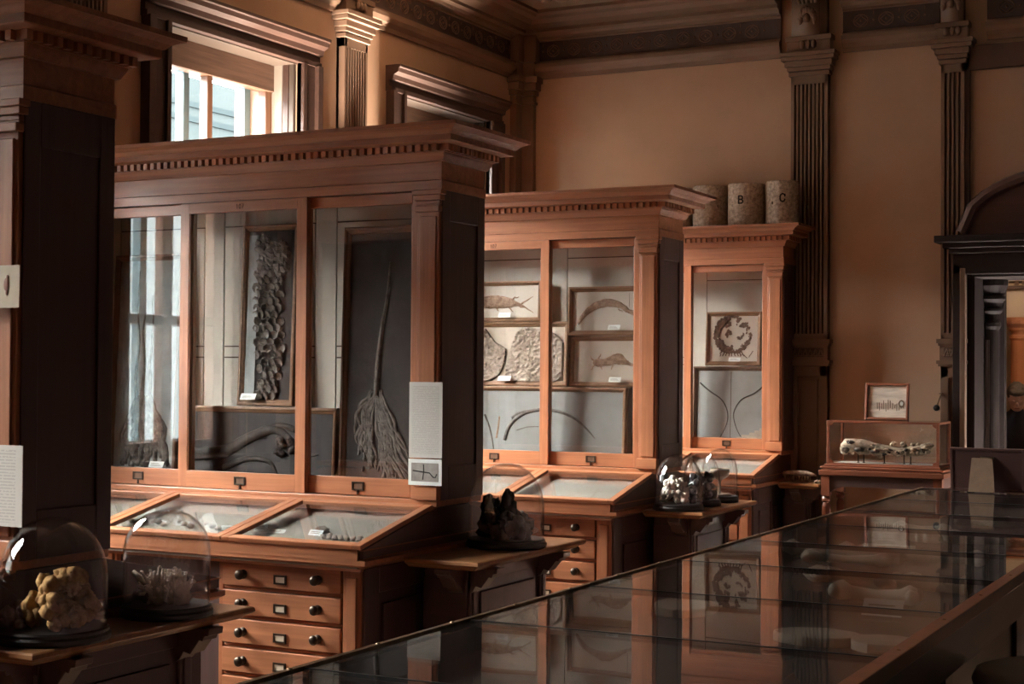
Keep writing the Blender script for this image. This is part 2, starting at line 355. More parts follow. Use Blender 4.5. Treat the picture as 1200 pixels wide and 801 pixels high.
# fluted pilasters
def pilaster(name, kind, c, w=.23, dp=.055, nfl=7):
    """kind 'b': on the back wall at x = c; 'l': on the left wall at y = c. Built facing -y at the origin."""
    root = empty(name, (c, YB, 0) if kind == 'b' else (XW, c, 0), (0, 0, 0 if kind == 'b' else R(90)), kind='structure')
    s = mb('trim'); h = w / 2
    s.box(-h, h, -dp * .35, .0, 1.80, 3.42)
    s.box(-h, -h + .022, -dp, 0, 1.80, 3.42); s.box(h - .022, h, -dp, 0, 1.80, 3.42)
    s.box(-h, h, -dp, 0, 1.80, 1.835); s.box(-h, h, -dp, 0, 3.35, 3.42)
    st = (w - .044) / (nfl * 2 + 1) if nfl else 0
    for k in range(nfl):
        x = -h + .022 + st * (2 * k + 1) * 1.0
        s.box(x, x + st * 1.0, -dp, 0, 1.83, 3.36)
    s.build('fluted_shaft', root, bevel=.002)
    s = mb('trim'); H = h + .0
    for (o, z0, z1) in ((.012, 3.40, 3.425), (.02, 3.43, 3.455), (.032, 3.455, 3.49), (.05, 3.49, 3.515), (.058, 3.515, 3.54), (.02, 3.545, 3.61), (.03, 3.61, 3.64)):
        s.box(-H - o, H + o, -dp - o, 0, z0, z1)
    s.build('capital', root, bevel=.004)
    s = mb('trim')                                       # carved console above the capital
    s.mat('trim').box(-h * .92, h * .92, -.075, 0, 3.64, 3.93); s.box(-h * .62, h * .62, -.10, 0, 3.64, 3.90)
    for k in range(9):
        a = R(-90 + 22.5 * k); s.blob((.045 * math.sin(a), -.105 - .01 * math.cos(a), 3.73 + .055 * math.cos(a)), (.017, .018, .03), k, .3, n=5)
    s.blob((0, -.115, 3.74), (.022, .022, .03), 4, .2, n=6)
    for k in range(5): s.tube([(-.05 + .025 * k, -.102, 3.83), (-.06 + .03 * k, -.13, 3.875), (-.07 + .035 * k, -.12, 3.91)], .009, 6)
    for k in range(3): s.blob((-.035 + .035 * k, -dp - .03, 3.585), (.016, .012, .026), k, .2, n=6)
    s.build('carved_console', root, smooth=True)
    s = mb('trim')                                       # ornamented block and panelled pedestal
    s.box(-h - .004, h + .004, -dp - .004, 0, 1.675, 1.80)
    s.box(-h - .02, h + .02, -dp - .022, 0, 1.775, 1.80); s.box(-h - .012, h + .012, -dp - .012, 0, 1.76, 1.775)
    s.box(-h - .02, h + .02, -dp - .022, 0, 1.655, 1.675); s.box(-h - .012, h + .012, -dp - .012, 0, 1.64, 1.655)
    s.mat('trim_d'); s.box(-h + .02, h - .02, -dp - .007, 0, 1.695, 1.748); s.mat('trim')
    for k in range(6):
        x = -h + .036 + (w - .072) * k / 5
        s.tube([(x - .014, -dp - .009, 1.70), (x + .0, -dp - .011, 1.742)], .004, 4); s.tube([(x + .014, -dp - .009, 1.70), (x, -dp - .011, 1.742)], .004, 4)
        s.box(x - .012, x + .012, -dp - .010, 0, 1.698, 1.704)
    s.build('ornament_block', root)
    s = mb('trim'); s.box(-h, h, -dp * .6, 0, 0, 1.64)
    for x0, x1 in ((-h, -h + .045), (h - .045, h)): s.box(x0, x1, -dp, 0, .3, 1.64)
    s.box(-h, h, -dp, 0, 1.575, 1.64); s.box(-h, h, -dp, 0, .25, .34); s.box(-h - .02, h + .02, -dp - .02, 0, 0, .25)
    s.box(-h + .062, h - .062, -dp * .8, 0, .36, 1.555)
    s.build('pedestal_panel', root, bevel=.003)
    return root
pilaster('trim_8', 'b', -2.695); pilaster('trim_9', 'b', -1.842, .135, .05, 3)
for i, y in enumerate((7.13, 5.04, 2.95)): pilaster('trim_%d' % (10 + i), 'l', y)
s = mb('trim'); s.box(XW, XW + .13, YB - .045, YB, 0, 3.42); s.box(XW, XW + .045, YB - .13, YB, 0, 3.42)
for o, z0, z1 in ((.012, 3.36, 3.38), (.02, 3.42, 3.45), (.035, 3.45, 3.50), (.05, 3.50, 3.54), (.012, 3.54, 3.64), (.03, 3.64, 3.93)):
    s.box(XW, XW + .13 + o, YB - .045 - o, YB, z0, z1); s.box(XW, XW + .045 + o, YB - .13 - o, YB, z0, z1)
struct(s.build('trim_13', bevel=.003))
# baseboards
struct(mb('trim').box(XW, XW + .03, YF, YB, 0, .22).build('baseboard_left')); struct(mb('trim').box(XW, DX0 - .1, YB - .03, YB, 0, .22).build('baseboard_back'))

# windows in the left wall
def window(i, yc, h):
    root = empty('window_%d' % i, (XW, yc, 0), kind='structure')
    y0, y1 = -h, h; z0, z1 = WZ0, WZ1
    s = mb('wcase')                                      # architrave with a stepped hood
    for a, b in ((y0 - .16, y0), (y1, y1 + .16)):
        s.box(0, .03, a, b, .9, z1); 
    s.box(0, .055, y0 - .165, y0 - .12, .9, z1); s.box(0, .055, y1 + .12, y1 + .165, .9, z1)
    s.box(0, .045, y0 - .03, y0, .9, z1); s.box(0, .045, y1, y1 + .03, .9, z1)
    hood = [(0, z1 - .005), (.04, z1 - .005), (.04, z1 + .02), (.028, z1 + .022), (.028, z1 + .055), (.05, z1 + .06), (.055, z1 + .085), (.085, z1 + .10), (.09, z1 + .122), (.10, z1 + .127), (.10, z1 + .142), (0, z1 + .142)]
    # hood runs along y facing +x with short returns
    s.sweep([(0, y0 - .17), (.0, y1 + .17)], [(o, z) for o, z in hood])
    s.box(-.36, .07, y0 - .19, y1 + .19, z0 - .05, z0)
    s.build('window_casing', root, bevel=.003)
    s = mb('shutter')                                    # folded shutters in the reveals
    for sg, ye in ((-1, y0), (1, y1)):
        a, b = sorted((ye, ye - sg * .022))
        s.mat('wcase_l').box(-.035, -.005, a, b, z0, z1 - .01)
        s.mat('wcase').box(-.075, -.04, a, b, z0, z1 - .01)
        s.mat('shutter').box(-.145, -.08, a, b, z0, z1 - .01)
    s.mat('wcase_l').box(-.17, .0, y0, y1, z1 - .012, z1)
    s.build('folded_shutter', root, bevel=.002)
    def sash(x, th, st, mul, m, ztop, zrail):
        f = mb(m); a, b = y0 + .015, y1 - .0
        f.box(x - th, x, a, a + st, z0, z1 - .012); f.box(x - th, x, b - st, b, z0, z1 - .012)
        f.box(x - th, x, a + st, b - st, ztop, z1 - .012); f.box(x - th, x, a + st, b - st, z0, z0 + .07)
        f.box(x - th, x, a + st, b - st, zrail - .022, zrail + .022)
        f.box(x - th, x, -mul / 2, mul / 2, z0 + .07, ztop)
        return f, (a + st - .005, b - st + .005, z0 + .06, ztop + .005)
    f, g = sash(-.15, .05, .065, .04 if i < 3 else .075, 'sash', 3.05, 1.83)
    o = f.build('sash', root, bevel=.003)
    mb('wpane').box(-.172, -.168, g[0], g[1], g[2], g[3]).build('glass', o)
    mb('blind').box(-.15, -.13, y0 + .015, y1, BLD[i - 1], z1 - .012).build('blind_box', root, bevel=.003)
    f, g = sash(-.30, .05, .05, .045, 'osash', 3.09, 1.83); o = f.build('outer_sash', root)
    return root
for i, (y, h) in enumerate(zip(WIN, WH)): window(i + 1, y, h)

# doorway: dark timber surround with a curved pediment, and the room beyond
root = empty('door_1', ((DX0 + DX1) / 2, YB, 0), kind='structure'); hx = (DX1 - DX0) / 2
s = mb('door_dark'); s.box(-hx - .10, -hx - .055, -.10, 0, 0, DZ + .06); s.box(hx, hx + .12, -.10, 0, 0, DZ + .06); s.box(-hx - .055, -hx, -.05, .0, 0, DZ + .06)
s.mat('door_dark').box(-hx, -hx + .014, -.05, .37, 0, DZ).box(hx - .014, hx, -.05, .37, 0, DZ).box(-hx, hx, -.05, .37, DZ - .014, DZ)
s.mat('trim').box(-hx - .058, -hx - .028, -.115, -.05, 0, DZ + .035)
s.mat('door_dark').box(-hx - .10, hx + .12, -.10, 0, DZ, DZ + .12)
for o, z0, z1 in ((.02, .12, .15), (.05, .15, .18), (.09, .18, .22)): s.box(-hx - .10 - o, hx + .12 + o, -.10 - o, 0, DZ + z0, DZ + z1)
s.build('door_surround', root, bevel=.004)
s = mb('drk_x')
arc = [(x, DZ + .24 + .34 * math.sqrt(max(0, 1 - (x / (hx + .05)) ** 2))) for x in [(-1 + 2 * k / 20) * (hx + .05) for k in range(21)]]
s.prism([(hx + .05, DZ + .22), (-hx - .05, DZ + .22)] + arc, 'y', -.09, 0)
s.tube([(x, -.10, z) for x, z in arc], .035, 8); s.blob((0, -.12, DZ + .52), (.13, .09, .20), 3, .15)
s.build('curved_pediment', root, smooth=False)
s = mb('trim_d'); s.box(-hx - .12, -hx - .02, -.03, 0, DZ + .3, 3.50); s.box(-hx - .12, hx + .3, -.03, 0, 3.36, 3.50); s.build('overdoor_panel_frame', root)
s = mb('door_dark')                                  # dark screen just inside the doorway
s.box(-1.2, -hx + .083, .56, .60, 0, 2.18); s.box(-.6, -hx + .083, .545, .56, 2.10, 2.18); s.box(-hx + .03, -hx + .083, .53, .56, 0, 2.18)
for k in range(3): s.box(-hx - .30 + .10 * k, -hx - .285 + .10 * k, .545, .56, .2, 2.05)
s.mat('warm').box(-hx + .02, -hx + .10, .62, .64, 2.181, 2.215).box(-.8, hx, .62, .66, 2.215, 2.24)
s.build('inner_screen', root, bevel=.003)
s = mb('door_dark'); cx, cy = -hx + .055, .28                   # half-seen column with a stepped capital inside the doorway
s.lathe([(.055, 0), (.055, .25), (.042, .30), (.040, 1.86), (.050, 1.88), (.050, 1.90), (.042, 1.91), (.044, 1.95), (.06, 1.97), (.06, 1.985), (.05, 1.99), (.06, 2.02), (.075, 2.04), (.075, 2.06), (.065, 2.065), (.08, 2.10), (.09, 2.12), (.09, 2.17), (0, 2.17)], 20, (cx, cy, 0))
s.mat('trim_d')
for k in range(3): s.box(cx - .035 + .01 * k, cx - .031 + .01 * k, cy - .046, cy - .03, .4, 1.80)
s.build('doorway_column', root, smooth=False)
# room beyond
s = mb('floor').box(-4.6, 1.4, YB + .35, 15.4, -.1, 0); struct(s.build('floor_beyond'))
s = mb('warm').box(-4.6, 1.4, 15.2, 15.4, 0, 3.6); s.box(-4.8, -4.6, YB + .35, 15.4, 0, 3.6); s.box(1.4, 1.6, YB + .35, 15.4, 0, 3.6); struct(s.build('wall_beyond'))
struct(mb('warm').box(-4.6, 1.4, YB + .35, 15.4, 3.6, 3.7).build('ceiling_beyond'))
root = empty('tall_column', (-2.19, 13.6, 0), label='terracotta column with an orange capital beyond the doorway', cat='column'); root['category'] = 'column'
s = mb('terra'); s.lathe([(.11, 0), (.11, .2), (.075, .25), (.062, 1.88), (.075, 1.90), (.075, 1.925), (.06, 1.93), (.062, 1.96)], 20); s.build('shaft', root, smooth=False)
s = mb('terra'); s.lathe([(.075, 1.96), (.08, 1.975), (.075, 1.98), (.075, 1.99), (.115, 2.02), (.125, 2.05), (.125, 2.075), (0, 2.075)], 20); s.build('capital', root)
s = mb('warm'); s.box(-2.34, -2.11, 13.5, 13.7, 2.076, 2.36); s.mat('trim_d')
for k in range(6): s.box(-2.09 + .045 * k, -2.07 + .045 * k, 13.52, 13.6, 2.02, 2.30)
s.mat('warm').box(-2.4, .8, 13.5, 13.7, 2.38, 3.5); s.mat('trim_d').box(-2.4, .8, 13.47, 13.72, 2.31, 2.34); s.mat('ring')
for k in range(20): s.box(-2.2 + .06 * k, -2.17 + .06 * k, 13.48, 13.7, 2.345, 2.375)
struct(s.build('beam_beyond'))
s = mb('drk_z').box(-2.02, -1.2, 13.75, 13.8, 0, 2.02); s.mat('terra').box(-2.06, -2.02, 13.7, 13.8, 0, 2.05); struct(s.build('door_2'))
struct(mb('ground').box(-60, XW - .4, -30, 110, -1.6, -1.4).build('ground_outside'))
# neighbouring facade outside the windows, across a wide yard
root = empty('neighbouring_building', (-40, 36, -1.4), label='pale banded stone building seen through the tall window', cat='building')
s = mb('fac'); s.box(-6, 0, -30, 60, 0, 14.7); s.mat('fac2')
for z in (5.2, 9.0, 10.6, 11.4, 12.9, 13.5): s.box(0, .08, -30, 60, z, z + .22)
s.build('facade', root)
for k in range(14):
    for zz in (2.0, 6.2):
        s = mb('facw').box(-.02, .05, -.9, .9, 0, 2.4); s.mat('fac2').box(0, .16, -1.15, -.9, -.15, 2.6).box(0, .16, .9, 1.15, -.15, 2.6); o = s.build('facade_window', root); o.location = (0, -30 + 6.0 * k, zz)
root = empty('added_bright_building', (-40, -60, -1.4), label='bright building added out of view, to lighten the reflection in the left door of the largest oak cabinet', cat='building')  # added brighter facade, out of direct view, to strengthen the door reflection
s = mb('facb'); s.box(-6, 0, -90, 62, 0, 15.5); s.build('facade', root)
for k in range(12):
    s = mb('facw').box(-.02, .05, -.9, .9, 0, 2.2); s.mat('facb').box(0, .16, -1.15, -.9, -.15, 2.4).box(0, .16, .9, 1.15, -.15, 2.4); o = s.build('facade_window', root); o.location = (0, -60 + 10 * k, 11.5)
# ------------------------------------------------------------------ display cabinets
WID = 1.76
def frame_box(s, x0, x1, y0, y1, z0, z1, w, wb=None, wt=None):
    wb = wb or w; wt = wt or w
    s.box(x0, x0 + w, y0, y1, z0, z1); s.box(x1 - w, x1, y0, y1, z0, z1)
    s.box(x0 + w, x1 - w, y0, y1, z0, z0 + wb); s.box(x0 + w, x1 - w, y0, y1, z1 - wt, z1)
    return s
def digits(s, txt, x, y, z, h):
    """small incised numerals as strokes on a face at y, facing -y"""
    G = {'1': [[(.3, 0), (.3, 1)], [(.3, 1), (.1, .8)]], '0': [[(.3 + .3 * math.cos(a), .5 + .5 * math.sin(a)) for a in [k * math.pi / 6 for k in range(13)]]], '7': [[(0, 1), (.6, 1), (.2, 0)]],
         '5': [[(.6, 1), (.1, 1), (.05, .55), (.4, .6), (.6, .3), (.35, 0), (0, .08)]], '6': [[(.55, .95), (.2, .8), (0, .3), (.3, 0), (.6, .25), (.35, .52), (.05, .35)]], '8': [[(.3, .5), (.05, .75), (.3, 1), (.55, .75), (.3, .5), (0, .22), (.3, 0), (.6, .22), (.3, .5)]]}
    for c in txt:
        for st in G[c]: s.tube([(x + a * h * .8, y, z + b * h) for a, b in st], .0016, 4)
        x += h * .72
    return s
def make_cabinet(double, num):
    DEP = 1.30 if double else .745                       # depth of the desk part
    UB = .81 if double else .745                         # back of the upper part
    BP = .665 if double else .715                        # lining that carries the frames
    root = empty('display_cabinet')
    # --- desk carcass
    s = mb('oak_z'); yb = DEP - .06 if double else DEP
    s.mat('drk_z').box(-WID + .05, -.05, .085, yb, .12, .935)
    s.mat('oak_x').box(-WID + .03, -.03, .05, yb + (.02 if double else 0), 0, .12)
    for x in (-.117, -WID + .047): s.mat('oak_z').box(x, x + .07, .05, .10, .12, .93); s.box(x + .014, x + .056, .044, .06, .16, .90)
    for x0, x1 in ((-.63, -.127), (-1.633, -1.13)):      # rails round the drawers
        s.mat('oak_z').box(x0 - .018, x0, .062, .10, .12, .93).box(x1, x1 + .012, .062, .10, .12, .93)
        for k in range(9): s.mat('oak_x').box(x0, x1, .066, .10, .128 + .1005 * k - .006, .128 + .1005 * k + .006)
    s.mat('drk_z').box(-1.10, -.66, .10, .14, .14, .92); frame_box(s, -1.10, -.66, .088, .11, .14, .92, .07)
    # end panel towards the gangway: framed, with a raised field
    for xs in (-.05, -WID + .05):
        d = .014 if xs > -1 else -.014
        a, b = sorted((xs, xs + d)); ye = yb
        s.mat('drk_z')  # shade on the oak ends is put into a darker wood colour
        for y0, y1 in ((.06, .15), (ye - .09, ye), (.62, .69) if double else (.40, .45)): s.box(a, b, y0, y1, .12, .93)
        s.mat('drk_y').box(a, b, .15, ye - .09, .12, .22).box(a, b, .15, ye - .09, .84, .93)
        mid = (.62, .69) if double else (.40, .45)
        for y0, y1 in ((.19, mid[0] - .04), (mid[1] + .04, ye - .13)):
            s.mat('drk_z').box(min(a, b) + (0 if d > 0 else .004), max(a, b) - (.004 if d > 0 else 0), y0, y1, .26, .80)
    s.build('desk_carcass', root, bevel=.003)
    # --- moulded lip round the desk
    s = mb('oak_x')
    lip = [(-.06, .918), (-.045, .920), (-.04, .930), (-.022, .936), (-.006, .944), (0, .948), (0, .962), (-.016, .966), (-.018, .972), (-.018, .994), (-.008, .996), (-.008, 1.0), (-.04, 1.0)]
    if double: s.sweep([(-WID, 0), (0, 0), (0, DEP), (-WID, DEP)], lip, closed=True)
    else: s.sweep([(-WID, DEP), (-WID, 0), (0, 0), (0, DEP)], lip)
    s.build('lip_moulding', root)
    # --- sloping desk: cheeks, lining, hinge rail
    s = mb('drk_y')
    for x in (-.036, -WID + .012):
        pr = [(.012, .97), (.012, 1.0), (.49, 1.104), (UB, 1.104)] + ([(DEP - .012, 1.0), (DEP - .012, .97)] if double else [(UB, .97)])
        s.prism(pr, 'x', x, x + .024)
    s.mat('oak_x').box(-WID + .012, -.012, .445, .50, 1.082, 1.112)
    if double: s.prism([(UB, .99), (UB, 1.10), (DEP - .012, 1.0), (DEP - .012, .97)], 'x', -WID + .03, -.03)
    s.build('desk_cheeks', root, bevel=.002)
    s = mb('tray'); s.box(-WID + .036, -.036, .012, .50, .935, .955); s.prism([(.014, .955), (.488, .955), (.488, 1.076), (.014, .975)], 'x', -WID + .036, -.036); s.box(-WID + .036, -.036, .488, .50, .955, 1.085); s.box(-.042, -.036, .012, .49, .955, 1.0); s.box(-WID + .036, -WID + .042, .012, .49, .955, 1.0)
    s.mat('oak_x').box(-WID + .03, -.03, 0, .014, .955, 1.0)
    s.mat('tray')
    for x in (-.59, -1.17): s.box(x - .006, x + .006, .014, .49, .955, .998)
    s.build('desk_tray', root)
    ang = math.atan2(.104, .488)
    for a, b in ((-WID + .012, -1.17), (-1.17, -.59), (-.59, -.010)):
        T = Matrix.Translation((0, -.006, 1.0)) @ Matrix.Rotation(ang, 4, 'X'); Lh = .485
        s = mb('oak_y'); s.T = T
        s.box(a + .001, a + .034, 0, Lh, 0, .017); s.box(b - .034, b - .001, 0, Lh, 0, .017)
        s.mat('oak_x').box(a + .034, b - .034, 0, .032, 0, .017); s.box(a + .034, b - .034, Lh - .03, Lh, 0, .017)
        o = s.build('desk_lid', root, bevel=.003)
        g = mb('pane'); g.T = T; g.box(a + .030, b - .030, .028, Lh - .026, .006, .010); g.build('glass', o)
    # --- drawers
    def drawer(x0, x1, z0, z1, k):
        s = mb('oak_x'); s.box(x0 + .003, x1 - .003, .054, .085, z0 + .008, z1 - .008); 
        d = s.build('drawer', root, bevel=.003)
        xc, zc = (x0 + x1) / 2, (z0 + z1) / 2
        for q in (-.157, .157):
            s = mb('bronze'); s.T = Matrix.Translation((xc + q + .055, .054, zc)) @ Matrix.Rotation(R(90), 4, 'X') if False else Matrix.Translation((xc + q, .054, zc)) @ Matrix.Rotation(R(90), 4, 'X')
            s.lathe([(.016, 0), (.016, .003), (.007, .005), (.006, .014), (.012, .018), (.0175, .024), (.0175, .029), (.013, .034), (.005, .036), (0, .036)], 14)
            s.build('knob', d, smooth=True)
        s = mb('bronze'); frame_box(s, xc - .026, xc + .026, .049, .055, zc - .026, zc + .006, .006); s.mat('cardb').box(xc - .021, xc + .021, .051, .056, zc - .021, zc + .001)
        s.build('label_holder', d)
    n = 8
    for x0, x1 in ((-.63, -.127), (-1.633, -1.13)):
        for k in range(n): drawer(x0, x1, .128 + .1005 * k, .128 + .1005 * (k + 1), k)
    # --- upper case
    s = mb('oak_x'); s.box(-WID, 0, .475, UB, 1.108, 1.132)
    s.box(-WID, 0, .49, UB, 2.25, 2.37)
    s.sweep([(-WID, UB), (-WID, .49), (0, .49), (0, UB)] if not double else [(-WID, .49), (0, .49), (0, UB), (-WID, UB)],
            [(0, 2.25), (.006, 2.25), (.006, 2.284), (.001, 2.288), (.001, 2.358)], closed=double)
    s.mat('drk_z')  # case ends: their shade is carried by the darker wood colour
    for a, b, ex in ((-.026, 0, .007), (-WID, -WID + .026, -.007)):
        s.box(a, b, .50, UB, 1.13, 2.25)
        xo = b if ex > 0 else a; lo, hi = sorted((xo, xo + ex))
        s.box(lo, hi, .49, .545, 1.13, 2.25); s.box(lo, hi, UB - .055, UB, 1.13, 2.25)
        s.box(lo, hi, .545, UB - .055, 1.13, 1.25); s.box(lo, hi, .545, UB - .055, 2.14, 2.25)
    s.mat('oak_z')
    for x in (-.093, -WID):
        s.box(x, x + .093, .478, .505, 1.132, 2.25)
        s.box(x + .012, x + .081, .472, .49, 1.19, 2.155)
        s.mat('oak_x').box(x - .006, x + .099, .462, .50, 1.132, 1.182); s.box(x - .004, x + .097, .464, .50, 2.17, 2.192)
        for o, z0, z1 in ((.003, 2.198, 2.212), (.010, 2.212, 2.232), (.016, 2.232, 2.25)): s.box(x - o, x + .093 + o, .478 - o, .50, z0, z1)
        s.mat('oak_z')
    s.build('upper_case', root, bevel=.003)
    # --- lining: cream boards with narrow shadow gaps
    s = mb('groove'); s.box(-WID + .026, -.026, BP, BP + .012, 1.13, 2.25)
    s.mat('cream')
    for c in (-.34, -.88, -1.42):
        a, b = c - .27, c + .27
        for x0, x1 in ((a, c - .223), (c + .223, b)): s.box(x0, x1, BP - .008, BP, 1.13, 2.25)
        for z0, z1 in ((1.13, 1.16), (1.166, 1.642), (1.648, 1.686), (1.692, 2.166), (2.172, 2.25)): s.box(c - .217, c + .217, BP - .008, BP, z0, z1)
    s.box(-.07, -.032, BP - .008, BP, 1.13, 2.25); s.box(-WID + .032, -1.69, BP - .008, BP, 1.13, 2.25)
    s.box(-.032, -.026, .505, BP, 1.13, 2.25); s.box(-WID + .026, -WID + .032, .505, BP, 1.13, 2.25)
    s.build('lining', root)
    # --- sliding doors
    for x0, x1, y in ((-1.18, -.578, .480), (-.625, -.088, .506), (-1.672, -1.135, .506)):
        s = mb('oak_z'); st = .043
        s.box(x0, x0 + st, y, y + .022, 1.134, 2.248); s.box(x1 - st, x1, y, y + .022, 1.134, 2.248)
        s.mat('oak_x').box(x0 + st, x1 - st, y, y + .022, 1.134, 1.20); s.box(x0 + st, x1 - st, y, y + .022, 2.207, 2.248)
        for a, b in ((x0 + st - .001, x0 + st + .005), (x1 - st - .005, x1 - st + .001)): s.mat('oak_z').box(a, b, y + .003, y + .014, 1.20, 2.207)
        if y < .49: s.mat('bronze'); digits(s, num, (x0 + x1) / 2 - .03, y - .0005, 2.218, .018)
        d = s.build('sliding_door', root, bevel=.002)
        mb('pane').box(x0 + st - .006, x1 - st + .006, y + .010, y + .013, 1.195, 2.212).build('glass', d)
        xc = (x0 + x1) / 2
        s = mb('bronze'); frame_box(s, xc - .026, xc + .026, y - .004, y + .002, 1.152, 1.184, .006); s.mat('frame_d').box(xc - .021, xc + .021, y - .001, y + .003, 1.157, 1.179); s.mat('bronze').box(xc - .002, xc + .003, y - .005, y + .002, 1.137, 1.152); s.lathe([(.004, 0), (.004, .004), (0, .006)], 8, (xc, y - .003, 1.138))
        s.build('label_holder', d)
    # --- cornice and dentils
    cor = [(0, 2.352), (.012, 2.354), (.016, 2.362), (.024, 2.376), (.026, 2.384), (.032, 2.384), (.032, 2.412), (.082, 2.414), (.086, 2.417), (.086, 2.437), (.093, 2.440), (.097, 2.444), (.104, 2.452), (.120, 2.459), (.126, 2.462), (.133, 2.463), (.133, 2.477), (0, 2.477)]
    s = mb('oak_dull')
    if double: s.sweep([(-WID, .49), (0, .49), (0, UB), (-WID, UB)], cor, closed=True); s.box(-WID, 0, .49, UB, 2.44, 2.476)
    else: s.sweep([(-WID, UB), (-WID, .49), (0, .49), (0, UB)], cor); s.box(-WID, 0, .49, UB, 2.44, 2.476)
    o = s.build('cornice', root)
    s = mb('oak_z'); k = int((WID + .06) / .034)
    for q in range(k): x = -WID - .03 + .034 * q + .01; s.box(x, x + .019, .44, .46, 2.387, 2.411)
    q = .45
    while q < UB + (.04 if double else -.02): s.box(.03, .05, q, q + .019, 2.387, 2.411); s.box(-WID - .05, -WID - .03, q, q + .019, 2.387, 2.411); q += .034
    s.build('dentil_moulding', o)
    return root
CAB = []
proto = make_cabinet(True, '107'); 
CABL = ['dark oak cabinet at the near end, two paper cards pinned to its front', 'oak cabinet with a long grey typed sheet fixed to its corner post',
        'oak cabinet holding five framed pale slabs, domes of white coral at its end', 'narrow-looking oak cabinet against the back wall, cylinders on its top']
for i in range(3):
    o = proto if i == 0 else copy_tree(proto)
    o.location = (XE + (.012, .006, .012)[i], LIP[i], 0); CAB.append(o)
o = make_cabinet(False, '105'); o.location = (XE, LIP[3], 0); CAB.append(o)
for o, l in zip(CAB, CABL): tag(o, l, 'display cabinet', 'oak display cabinets along the left wall')

# ------------------------------------------------------------------ ledge tables at the cabinet ends
def side_table(y0, y1, xr, label, zt=.952, back=True):
    L = y1 - y0; W = xr - XE - .013
    root = empty('side_table', (XE + .013, y0, 0), label=label, cat='side table', group='ledge tables at the cabinet ends')
    g = .003
    s = mb('top_y'); prof = [(-.05, zt - .034), (-.030, zt - .032), (-.02, zt - .024), (-.006, zt - .018), (0, zt - .012), (-.002, zt - .003), (-.008, zt), (-.06, zt)]
    s.mat('top_x'); s.sweep([(g, 0), (W, 0)] + [(W, L)] + ([(g, L)] if back else []), prof)
    s.mat('top_y').box(g, W - .05, .05, L - (.05 if back else 0), zt - .03, zt)
    s.build('table_top', root, bevel=.0015)
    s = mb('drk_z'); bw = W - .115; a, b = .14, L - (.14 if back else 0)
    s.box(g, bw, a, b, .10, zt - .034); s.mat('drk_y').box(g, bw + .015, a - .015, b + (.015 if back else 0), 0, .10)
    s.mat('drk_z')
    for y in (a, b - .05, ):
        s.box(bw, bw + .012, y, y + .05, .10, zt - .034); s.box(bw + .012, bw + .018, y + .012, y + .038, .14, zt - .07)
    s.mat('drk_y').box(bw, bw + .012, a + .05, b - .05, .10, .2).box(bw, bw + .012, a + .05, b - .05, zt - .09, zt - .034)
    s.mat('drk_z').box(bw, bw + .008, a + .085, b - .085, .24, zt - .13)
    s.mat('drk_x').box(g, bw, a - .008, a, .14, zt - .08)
    s.build('panelled_base', root, bevel=.003)
    for y, sg in ((a, -1), (b, 1)) if back else ((a, -1),):   # scalloped brackets under the overhang
        pr = [(0, zt - .034), (.115, zt - .034), (.112, zt - .052), (.098, zt - .055), (.092, zt - .068), (.082, zt - .066), (.07, zt - .082), (.052, zt - .105), (.03, zt - .10), (.018, zt - .12), (0, zt - .13)]
        s = mb('drk_y')
        s.prism([(y + sg * p, z) for p, z in pr], 'x', bw - .07, bw - .01); s.prism([(bw + p, z) for p, z in pr], 'y', min(y, y - sg * .06), max(y, y - sg * .06))
        s.build('bracket', root, bevel=.002)
    return root
XT = -2.478
side_table(2.62, 3.452, -2.56, 'near ledge table under the ochre sponge and the spiky coral domes')
side_table(4.585, 5.46, -2.485, 'ledge table carrying the single dome of dark mineral')
side_table(6.73, 7.53, XT, 'ledge table carrying the three domes close together')
side_table(8.80, YB - .035, -2.53, 'short ledge at the back wall carrying a pale jaw', back=False)

# ------------------------------------------------------------------ papers fixed to the cabinet fronts
def flat(name, x0, x1, z0, z1, y, m, label, cat, th=.003, border=None):
    s = mb(m); s.box(x0, x1, y, y + th, z0, z1)
    o = s.build(name, loc=((x0 + x1) / 2, y + th / 2, z0)); return tag(o, label, cat)
flat('information_sheet', -2.889, -2.752, 1.284, 1.556, LIP[1] + .452, 'sheet', 'long pale typed sheet hanging on the corner post of an oak cabinet', 'information sheet')
root = empty('picture_card', (-2.822, LIP[1] + .452, 1.186), label='small card with a grey photograph, hung under the long typed sheet', cat='card')
mb('card').box(-.069, .069, 0, .003, 0, .094).build('card', root)
s = mb('photo'); s.box(-.056, .056, -.001, 0, .014, .080); s.mat('ink').tube([(-.05, -.001, .052), (-.01, -.001, .048), (.02, -.001, .045), (.035, -.001, .03), (.045, -.001, .03), (.05, -.001, .042)], .0022, 4, .4); s.tube([(-.005, -.001, .075), (-.004, -.001, .05), (-.008, -.001, .02)], .0022, 4, .4)
s.build('photograph', root)
root = empty('picture_card', (-2.800, LIP[0] + .445, 1.742), label='small buff card with a red-brown figure on the darkest cabinet', cat='card')
mb('cardb').box(-.10, .062, 0, .003, 0, .102).build('card', root)
s = mb('case_red'); s.blob((.02, -.001, .055), (.008, .0012, .016), 2, .2, n=6); s.blob((.024, -.001, .074), (.004, .0012, .005), 3, .2, n=5); s.blob((.022, -.001, .037), (.004, .0012, .008), 4, .2, n=5)
s.build('red_figure', root)
flat('information_sheet', -2.96, -2.721, 1.219, 1.413, LIP[0] + .445, 'sheet2', 'dim typed sheet low on the darkest cabinet, behind the sponge dome', 'information sheet')
